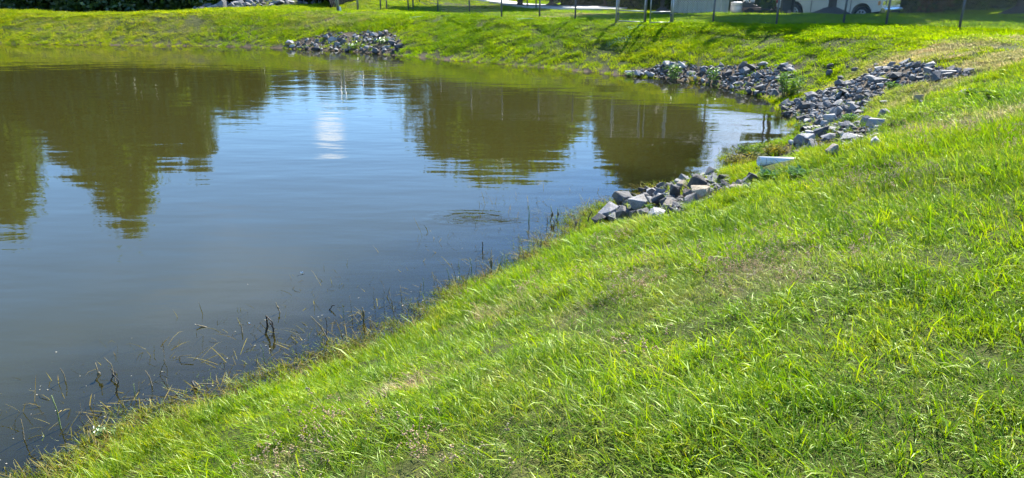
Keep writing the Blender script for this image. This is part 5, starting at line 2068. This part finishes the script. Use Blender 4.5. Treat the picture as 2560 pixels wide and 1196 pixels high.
for (r0, r1, dens, half, seed, radius, coll, ncol, drown, lab) in (
        (1.1, 9.5, 260, 50, 11, 0.25, C_TUFT, 6, 1.5, 'loose grass tufts drowning along the near water edge'),
        (9.5, 17.5, 110, 46, 13, 0.42, C_TUFT, 6, 0.4, 'loose grass tufts among and around the stones'),
        (17.5, 47.0, 40, 45, 14, 0.85, C_TUFTF, 5, 0.2, 'loose grass tufts along the rim of the far bank')):
    x, y, z, d, r = fringe(r0, r1, dens, half, seed, radius, drown)
    rot, scl, tint, dr_ = dress(x, y, d, r, 1.0, False)
    scatter_object('shore_grass', lab, 'grass', coll, np.stack([x, y, z], -1), rot, scl, tint, r.integers(0, ncol, len(x)), dr_)

# drowned pondweed: brown ribbons rooted in the shallows of the near shore
M_POND = grass_mat('pondweed', [(0.0, (0.05, 0.045, 0.012)), (0.5, (0.16, 0.14, 0.035)), (1.0, (0.36, 0.30, 0.11))], (0.07, 0.06, 0.025), 0.3, 0.0)
C_POND = proto_collection('pondweed_tuft', [(*blade_clump(300 + k, 26, 0.10, 0.10, 0.30, 0.006, 5, 0.42, 1.2), M_POND) for k in range(5)])
x, y, z, d, r = ring_points(2.0, 10.5, 320, 48, 31)
band = np.clip(1.0 - (-d - 0.05) / 2.1, 0, 1) * np.clip((fbm(x * 1.5, y * 1.5, 131, 3) - 0.34) * 4.5, 0, 1)
k = (d < 0.02) & (r.random(len(x)) < band)
x, y, z, d = x[k], y[k], z[k], d[k]
n_ = len(x)
rise = np.clip(np.maximum(-z - 0.02, 0.02) / 0.15, 0.2, 1.3) * np.where(r.random(n_) < 0.08, 1.6, 1.0)
scatter_object('pondweed', 'dark band of drowned weeds under the surface along the near shore', 'water weed', C_POND, np.stack([x, y, z], -1),
               np.stack([r.normal(0, .15, n_), r.normal(0, .15, n_), r.uniform(0, 6.28, n_)], -1), np.stack([r.uniform(0.8, 1.3, n_), r.uniform(0.8, 1.3, n_), rise], -1),
               np.repeat(r.uniform(0.6, 1.3, (n_, 1)), 3, 1), r.integers(0, 5, n_))

# seed heads: drifts on the near bank
x, y, z, d, r = ring_points(2.2, 13.0, 55, 46, 6)
k = (d > 0.15) & (margin_of(x, y) > 0.1)
x, y, z, d = x[k], y[k], z[k], d[k]
drift = fbm(x * 1.0, y * 1.0, 101, 3) - 0.07 + 0.36 * dry_at(x, y, d)
k = (d > 0.15) & (r.random(len(x)) < np.clip((drift - 0.60) * 3.0, 0, 0.5))
x, y, z, d = x[k], y[k], z[k], d[k]
n_ = len(x)
scatter_object('seed_head_stalks', 'drifts of pinkish tan seed heads among the near grass', 'grass', C_HEAD, np.stack([x, y, z], -1),
               np.stack([r.normal(0, .12, n_), r.normal(0, .12, n_), r.uniform(0, 6.28, n_)], -1), np.repeat(r.uniform(0.8, 1.25, (n_, 1)), 3, 1),
               np.ones((n_, 3)), r.integers(0, 4, n_))

# ------------------------------------------------------------------ leafy weeds
def leaf_quad_plant(n_stem, height, spread, leaf, seed, per=9, creeping=False):
    """stems with pointed leaves along them: (stem MB, leaf verts, faces, rnd)"""
    r = random.Random(seed)
    mb = MB()
    V, Fc, rn = [], [], []
    for s in range(n_stem):
        a = r.uniform(0, 6.283)
        d0 = spread * math.sqrt(r.random())
        b0 = Vector((math.cos(a) * d0 * 0.55, math.sin(a) * d0 * 0.55, 0))
        tip = Vector((math.cos(a) * d0, math.sin(a) * d0, height * r.uniform(0.6, 1.0) * (0.35 if creeping and r.random() < 0.6 else 1)))
        mid = b0.lerp(tip, 0.5) + Vector((r.uniform(-.03, .03), r.uniform(-.03, .03), height * 0.08))
        mb.tube([b0 + Vector((0, 0, -0.03)), mid, tip], [0.006, 0.005, 0.002], 5, cap=False)
        for k in range(per):
            u = 0.15 + 0.85 * (k + r.random() * 0.5) / per
            c = b0.lerp(mid, u * 2) if u < 0.5 else mid.lerp(tip, u * 2 - 1)
            az = k * 2.4 + r.uniform(-.4, .4)
            el = r.uniform(0.05, 0.8)
            dr = Vector((math.cos(az) * math.cos(el), math.sin(az) * math.cos(el), math.sin(el)))
            sd = dr.cross(Vector((0, 0, 1))).normalized()
            L_ = leaf * r.uniform(0.6, 1.2)
            W_ = L_ * r.uniform(0.32, 0.46)
            up_ = sd.cross(dr)
            m1 = c + dr * L_ * 0.4 + up_ * L_ * 0.06
            i = len(V)
            V += [c, m1 + sd * W_ * .5, c + dr * L_ - Vector((0, 0, L_ * .15)), m1 - sd * W_ * .5]
            Fc.append((i, i + 1, i + 2, i + 3))
            rn += [r.random()] * 4
    return mb, np.array(V), np.array(Fc), np.array(rn)


M_STEM = simple_mat('weed_stem', (0.10, 0.13, 0.03), (0.14, 0.10, 0.05), 0.8, 10.0)


def weed(px, py, hpx, wpx, label, mat, n_stem, leaf_px, seed, per=9, name='leafy_weed', creeping=False, floating=False):
    p = cast1(px, py)
    if p.z < 0.0:
        xx, yy = on_level(px, py)
        p = Vector((float(xx), float(yy), 0.0))
    s = 1.0 / px_per_m(p)
    t = thing(name, label, 'weed', p)
    mb, V, Fc, rn = leaf_quad_plant(n_stem, hpx * s, wpx * 0.5 * s, leaf_px * s, seed, per, creeping)
    mb.build('stems', M_STEM, t)
    me = arrays_mesh('foliage', V, Fc, False, {'rnd': rn})
    me.materials.append(mat)
    link(bpy.data.objects.new('foliage', me), t)
    return t


M_WEED = leaf_mat('weed_leaf', [(0.0, (0.06, 0.15, 0.02)), (0.6, (0.11, 0.24, 0.025)), (1.0, (0.19, 0.32, 0.05))], 0.35, 0.10, 0.4)
weed(1680, 203, 46, 42, 'tall leafy weed at the waterline, leftmost of three on the inlet stones', M_WEED, 16, 12, 11)
weed(1784, 206, 36, 40, 'leafy weed with a dark base in the middle of the inlet stones', M_WEED, 12, 12, 12)
weed(1972, 240, 62, 72, 'large leafy weed filling the gap between the inlet stones and the chute', M_WEED, 34, 13, 13, 11)
weed(1735, 205, 14, 34, 'low yellowish weed at the waterline between the two leafy inlet weeds', M_LEAF_YEL, 12, 8, 14, 7)
weed(1575, 192, 12, 28, 'low green weed at the left tip of the inlet stones', M_WEED, 9, 8, 15, 6)
weed(2231, 228, 22, 34, 'green weed growing in the middle of the right bank chute', M_WEED, 14, 12, 16, 8)
weed(2004, 322, 20, 34, 'small green weed floating at the water corner beside the chute', M_WEED, 14, 10, 17, 7, creeping=True)
weed(2120, 308, 22, 40, 'bright green weed on the stones above the ribbed drain pipe', M_WEED, 14, 13, 18, 8)
weed(1880, 384, 24, 84, 'dark green waterside weed behind the white pipe', M_LEAF_FRESH, 60, 10, 19, 9, creeping=True)
weed(1940, 384, 26, 76, 'yellow-green waterside weed between the white pipe and the stones', M_LEAF_YEL, 60, 10, 20, 9, creeping=True)
weed(1858, 418, 40, 84, 'yellow creeping weed spilling into the water left of the white pipe', M_LEAF_YEL, 90, 10, 21, 10, creeping=True)
weed(1822, 408, 24, 34, 'straggling yellow sprig at the tip of the creeping weed', M_LEAF_YEL, 9, 8, 22, 8, creeping=True)
weed(1925, 450, 18, 56, 'broad-bladed bright weed in front of the white pipe', M_WEED, 18, 24, 23, 7)
weed(1992, 444, 20, 46, 'broad-bladed weed right of the white pipe mouth', M_WEED, 14, 22, 24, 7)
weed(2060, 372, 26, 60, 'yellowish weed among the stones right of the white pipe', M_LEAF_YEL, 18, 9, 25, 7)
weed(2250, 330, 30, 70, 'feathery grey-green weed in the grass right of the drain stones', M_LEAF_FRESH, 40, 6, 26, 14)
weed(2440, 245, 16, 48, 'dark green tussock at the right below the chute', M_LEAF_FRESH, 22, 20, 27, 6)
weed(2482, 250, 15, 40, 'dark green tussock nearest the right picture edge', M_LEAF_FRESH, 20, 20, 28, 6)
weed(1625, 528, 16, 22, 'small bright weed growing between rocks of the near pile', M_WEED, 7, 14, 29, 6)
weed(265, 1085, 20, 60, 'small round-leaved weed at the drowned edge of the near bank', M_WEED, 12, 12, 30, 7, creeping=True)
weed(960, 110, 14, 40, 'green weed among the far left bank stones', M_WEED, 14, 8, 31, 7)
weed(880, 122, 14, 44, 'green weed at the foot of the far left bank stones', M_WEED, 14, 8, 32, 7)

# ------------------------------------------------------------------ stalks standing in the shallows
M_STALK = simple_mat('dead_stalk', (0.20, 0.165, 0.09), (0.10, 0.085, 0.05), 0.85, 20.0)
M_STALK_GREEN = simple_mat('green_stalk', (0.12, 0.18, 0.04), (0.09, 0.12, 0.035), 0.7, 20.0)
M_SOOT = simple_mat('blackened_stalk', (0.018, 0.017, 0.014), (0.03, 0.026, 0.02), 0.7, 20.0)


def stalk(pts_px, w_px, mat, label, head=None, group=None, name='reed_stalk'):
    """first point is where it leaves the water or ground; the rest lie in the upright plane through it"""
    x0, y0 = on_level(*pts_px[0])
    p0 = Vector((float(x0), float(y0), 0.0))
    g = gz(p0.x, p0.y)
    if g > 0:
        p0 = cast1(*pts_px[0])
    s = 1.0 / px_per_m(p0)
    pts = [Vector((0, 0, 0))]
    for (a, b_) in pts_px[1:]:
        q = at_depth(a, b_, p0.y)
        pts.append(q - p0 + Vector((0, random.uniform(-0.02, 0.02), 0)))
    t = thing(name, label, 'stalk', p0, 0, group)
    mb = MB()
    depth = max(0.0, -g) + 0.05
    base = pts[0] - (pts[1] - pts[0]).normalized() * min(0.15, depth)
    mb.tube([base] + pts, [w_px * .5 * s * k for k in np.linspace(1, 0.55, len(pts) + 1)], 6)
    mb.build('stem', mat, t, True)
    if head:
        i, L_, W_ = head
        c = pts[i]
        dr = (pts[i] - pts[i - 1]).normalized()
        mb = MB()
        mb.tube([c - dr * L_ * s * .5, c - dr * L_ * s * .25, c + dr * L_ * s * .25, c + dr * L_ * s * .5], [W_ * s * .15, W_ * s * .5, W_ * s * .45, W_ * s * .1], 7)
        mb.build('withered_head', M_SOOT if mat is M_SOOT else M_STALK, t, True)
    return t


stalk([(1322, 556), (1323, 540), (1322, 515)], 3.2, M_STALK_GREEN, 'single upright green stalk standing alone in open water', )
stalk([(1228, 684), (1228, 660), (1228, 628)], 3.0, M_STALK, 'upright stalk with a dark cattail-like head at the near shore', head=(1, 26, 7))
stalk([(1206, 627), (1207, 615), (1206, 604)], 3.5, M_SOOT, 'short dark stub rising from the water left of the cattail-like stalk')
stalk([(1384, 570), (1386, 556), (1381, 548)], 3.5, M_SOOT, 'dark bent stub in the water in front of the near rock pile')
stalk([(1468, 560), (1472, 545), (1480, 530)], 4.0, M_SOOT, 'dark forked stick leaning at the tip of the near rock pile')
stalk([(1376, 552), (1380, 536), (1377, 516)], 3.0, M_STALK_GREEN, 'leafy green sprig standing in water left of the near rock pile', head=(1, 16, 7))
stalk([(1393, 548), (1395, 535), (1394, 520)], 3.0, M_STALK_GREEN, 'shorter green sprig beside the leafy sprig in the water', head=(1, 12, 6))
stalk([(1366, 576), (1369, 556), (1368, 540)], 2.2, M_STALK, 'thin stalk left of the green sprigs by the near rock pile')
stalk([(1297, 656), (1298, 620), (1297, 585)], 2.2, M_STALK, 'tall thin stalk at the near shore below the fish swirl')
stalk([(1334, 648), (1335, 615), (1335, 584)], 2.2, M_STALK, 'tall thin stalk right of the tall one below the fish swirl')
stalk([(1434, 586), (1440, 560), (1430, 540)], 3.0, M_STALK, 'bent brown stalk at the left foot of the near rock pile', head=(1, 14, 6))
stalk([(1450, 584), (1447, 565), (1452, 548)], 3.0, M_STALK_GREEN, 'green stalk at the left foot of the near rock pile')
stalk([(664, 835), (668, 815), (666, 790), (681, 805), (686, 832)], 6.5, M_SOOT, 'blackened stalk folded into an arch in the near shallows', name='folded_stalk')
stalk([(684, 838), (682, 822), (674, 806)], 7.0, M_SOOT, 'thick black stub leaning against the folded arch stalk', name='folded_stalk')
stalk([(700, 782), (695, 768), (690, 757)], 3.0, M_STALK, 'short tan stalk above the folded black arch', head=(1, 9, 5))
stalk([(824, 775), (830, 766), (838, 762)], 4.0, M_SOOT, 'dark crooked twig tip poking out of open water', )
stalk([(909, 800), (909, 782), (907, 767)], 5.0, M_STALK, 'stout stalk with a dark withered leaf in the shallows', head=(1, 24, 8))
stalk([(820, 850), (800, 818), (777, 790)], 4.0, M_STALK, 'pale stalk leaning left from the grass edge')
stalk([(816, 838), (818, 815), (815, 790)], 2.5, M_SOOT, 'thin dark upright stalk beside the pale leaning one')
stalk([(277, 952), (283, 938), (276, 922)], 4.0, M_SOOT, 'black withered leaf tip at lower left in the shallows', head=(1, 16, 8))
stalk([(240, 950), (246, 935), (235, 910)], 4.0, M_STALK, 'brown curled stalk at the left end of the lower left tangle', head=(1, 12, 9))
stalk([(290, 960), (275, 915), (258, 896)], 3.0, M_STALK, 'straight pale stalk leaning left over the lower left tangle')
stalk([(152, 1072), (140, 1030), (125, 992)], 4.0, M_STALK_GREEN, 'green blade leaning left at the lower left water edge')
stalk([(290, 985), (300, 950), (280, 930)], 3.5, M_SOOT, 'dark drooping stalk crossing the lower left tangle')
stalk([(163, 952), (160, 935), (154, 918)], 3.0, M_STALK, 'lone thin stalk left of the lower left tangle')
stalk([(380, 965), (372, 945), (362, 928)], 3.5, M_STALK, 'bent pale stalk in the shallows right of the lower left tangle')
stalk([(480, 975), (500, 962), (540, 960)], 4.0, M_STALK, 'pale stalk lying on the water at the lower left grass edge', )
stalk([(492, 972), (487, 962), (478, 956)], 9.0, M_SOOT, 'dark rotten clump of leaf at the lower left grass edge')
stalk([(60, 1100), (52, 1070), (50, 1050)], 3.5, M_STALK, 'brown stalk at the lower left corner of the water')
stalk([(512, 818), (500, 815), (490, 812)], 4.5, M_STALK, 'tan floating stub with a splayed end in the left shallows')
stalk([(605, 832), (602, 822), (600, 812)], 4.0, M_STALK, 'reddish stub in the left shallows below the small dragonfly')
stalk([(448, 900), (450, 890), (480, 888)], 3.5, M_STALK, 'hooked pale stub in the left shallows')
grp = 'thin stalks along the near shore'
for (a, b_, hh) in [(860, 800, 40), (880, 790, 50), (935, 760, 40), (960, 770, 55), (968, 745, 30), (985, 790, 60), (1005, 760, 45), (1020, 785, 40), (1045, 770, 60), (1060, 745, 50),
                    (1085, 735, 45), (1100, 750, 60), (1125, 720, 50), (1140, 700, 45), (1150, 715, 60), (1165, 715, 50), (1180, 690, 45), (1190, 705, 60), (1245, 690, 50), (1262, 680, 45),
                    (1310, 650, 50), (1318, 640, 40), (1345, 630, 45), (1352, 615, 30), (1405, 600, 34), (1415, 592, 30), (740, 880, 40), (770, 870, 35), (640, 905, 30), (660, 900, 40),
                    (420, 985, 36), (400, 940, 40), (410, 905, 36), (560, 930, 30), (340, 1000, 40), (235, 1040, 50), (200, 1050, 40)]:
    dx = random.uniform(-14, 14)
    stalk([(a, b_), (a + dx * .4, b_ - hh * .55), (a + dx, b_ - hh)], random.uniform(1.6, 2.6), random.choice((M_STALK, M_STALK, M_STALK_GREEN)),
          'thin dry stalk rising from the drowned grass along the near shore', group=grp)

# drowned stems and algae under the surface
M_ALGAE = leaf_mat('drowned_weed', [(0.0, (0.05, 0.045, 0.02)), (0.5, (0.10, 0.085, 0.035)), (1.0, (0.17, 0.14, 0.06))], 0.25, 0.02)
mb = MB()
rnda = random.Random(5)
n_mass = 0
for _ in range(2600):
    a = rnda.uniform(-60, 1420)
    base_y = np.interp(a, [-60, 60, 250, 560, 830, 1060, 1200, 1450], [1260, 1215, 1130, 985, 895, 800, 705, 580])
    b_ = base_y - abs(rnda.gauss(0, 1)) * np.interp(a, [0, 500, 1000, 1450], [120, 95, 65, 25])
    xx, yy = on_level(a, b_)
    xx, yy = float(xx), float(yy)
    g = gz(xx, yy)
    if g > -0.02:
        continue
    an = rnda.uniform(0, 6.28)
    L_ = rnda.uniform(0.10, 0.48)
    z1 = max(g + 0.015, -rnda.uniform(0.002, 0.05))
    p0 = Vector((xx, yy, max(g, z1 - 0.1)))
    p2 = Vector((xx + math.cos(an) * L_, yy + math.sin(an) * L_, z1))
    p1 = p0.lerp(p2, 0.5) + Vector((rnda.uniform(-.04, .04), rnda.uniform(-.04, .04), 0.02))
    p1.z = min(p1.z, -0.004)
    mb.tube([p0, p1, p2], [0.004, 0.0055, 0.003], 4, cap=False)
o = mb.build('drowned_stems', M_STALK, None)
tag(o, 'tangle of drowned brown stems just under the surface along the near shore', 'water weed', kind='stuff')

# flecks of leaf and foam drifting near the shore
M_FLECK = simple_mat('drifting_fleck', (0.50, 0.47, 0.38), (0.22, 0.19, 0.11), 0.8, 60.0)
mb = MB()
for _ in range(70):
    a = rnda.uniform(-40, 1470)
    base_y = np.interp(a, [-60, 60, 250, 560, 830, 1060, 1200, 1450], [1240, 1180, 1090, 960, 870, 780, 690, 575])
    b_ = base_y - abs(rnda.gauss(0, 1)) * np.interp(a, [0, 500, 1000, 1450], [130, 110, 80, 40])
    xx, yy = (float(q) for q in on_level(a, b_))
    if gz(xx, yy) > -0.01:
        continue
    r_ = rnda.uniform(0.002, 0.006)
    an = rnda.uniform(0, 6.28)
    k = rnda.choice((4, 5, 6))
    mb.add([(xx + r_ * math.cos(an + 6.283 * j / k) * (1.8 if j % 2 else 1), yy + r_ * math.sin(an + 6.283 * j / k), 0.004) for j in range(k)], [tuple(range(k))])
tag(mb.build('drifting_flecks', M_FLECK), 'pale flecks of leaf and foam drifting on the water near the shore', 'debris', kind='stuff')

# ------------------------------------------------------------------ dragonflies
M_WING = simple_mat('insect_wing', (0.62, 0.66, 0.72), (0.5, 0.54, 0.6), 0.25, 30.0)
M_BUG = simple_mat('insect_body', (0.05, 0.05, 0.06), (0.03, 0.03, 0.035), 0.5, 30.0)
M_BUG_RED = simple_mat('red_insect_body', (0.16, 0.05, 0.03), (0.1, 0.035, 0.02), 0.5, 30.0)


def dragonfly(px, py, L_px, label, body, Y, rz, ry):
    p = at_depth(px, py, Y)
    s = L_px / px_per_m(p)
    t = thing('dragonfly', label, 'insect', p, rz)
    mb = MB()
    mb.tube([(-0.62 * s, 0, -0.16 * s), (-0.3 * s, 0, -0.05 * s), (0, 0, 0), (0.12 * s, 0, 0.03 * s), (0.25 * s, 0, 0.06 * s), (0.36 * s, 0, 0.06 * s)],
            [0.02 * s, 0.025 * s, 0.03 * s, 0.055 * s, 0.06 * s, 0.03 * s], 8)
    mb.build('body', body, t, True)
    mb = MB()
    mb.tube([(0.34 * s, 0, 0.06 * s), (0.40 * s, 0, 0.06 * s), (0.45 * s, 0, 0.05 * s)], [0.05 * s, 0.06 * s, 0.02 * s], 8)
    mb.build('head', body, t, True)
    for sy in (-1, 1):
        for x0, sw in ((0.20, 0.06), (0.10, -0.14)):
            mb = MB()
            a = Vector((x0 * s, sy * 0.03 * s, 0.09 * s))
            tip = Vector(((x0 + sw - 0.12) * s, sy * 0.26 * s, 0.42 * s))
            w_ = Vector((0.07 * s, 0, 0.01 * s))
            m_ = a.lerp(tip, 0.6)
            n3 = Vector((0, sy * 0.004 * s, 0))
            ps = [a, m_ + w_, tip, m_ - w_]
            mb.add(ps + [q + n3 for q in ps], [(0, 1, 2, 3), (7, 6, 5, 4), (0, 4, 5, 1), (1, 5, 6, 2), (2, 6, 7, 3), (3, 7, 4, 0)])
            mb.build('wing', M_WING, t)
    return t


dragonfly(754, 687, 18, 'dark dragonfly with raised pale wings hovering over the open water', M_BUG, 5.6, 0.3, 0)
dragonfly(622, 812, 13, 'small reddish dragonfly low over the left shallows', M_BUG_RED, 4.9, -0.2, 0)

# ------------------------------------------------------------------ scraps of green erosion netting
M_NET = simple_mat('teal_netting', (0.30, 0.60, 0.47), (0.24, 0.50, 0.40), 0.6, 10.0)
for (px, py, w, dpt, lab) in ((1545, 108, 0.8, 0.35, 'teal erosion netting rucked up in the grass above the inlet'), (1312, 50, 0.6, 0.5, 'small scrap of teal netting near the left fence'),
                              (1040, 46, 0.5, 0.4, 'faint scrap of teal netting at the left fence corner'), (1590, 72, 0.6, 0.4, 'pale teal netting in the grass below the gate')):
    q = cast1(px, py)
    mb = MB()
    nu, nv = int(w / 0.09), int(dpt / 0.09)
    P = {}
    for i in range(nu + 1):
        for j in range(nv + 1):
            xx = (i / nu - .5) * w + 0.04 * math.sin(j * .9)
            yy = (j / nv - .5) * dpt + 0.05 * math.sin(i * .6)
            P[i, j] = Vector((xx, yy, gz(q.x + xx, q.y + yy) - q.z + 0.06 + 0.03 * math.sin(i * .45) * math.cos(j * .7)))
    for i in range(nu + 1):
        mb.tube([P[i, j] for j in range(nv + 1)], 0.0014, 3, cap=False)
    for j in range(nv + 1):
        mb.tube([P[i, j] for i in range(nu + 1)], 0.0014, 3, cap=False)
    o = mb.build('erosion_netting', M_NET, None, loc=q)
    tag(o, lab, 'netting')
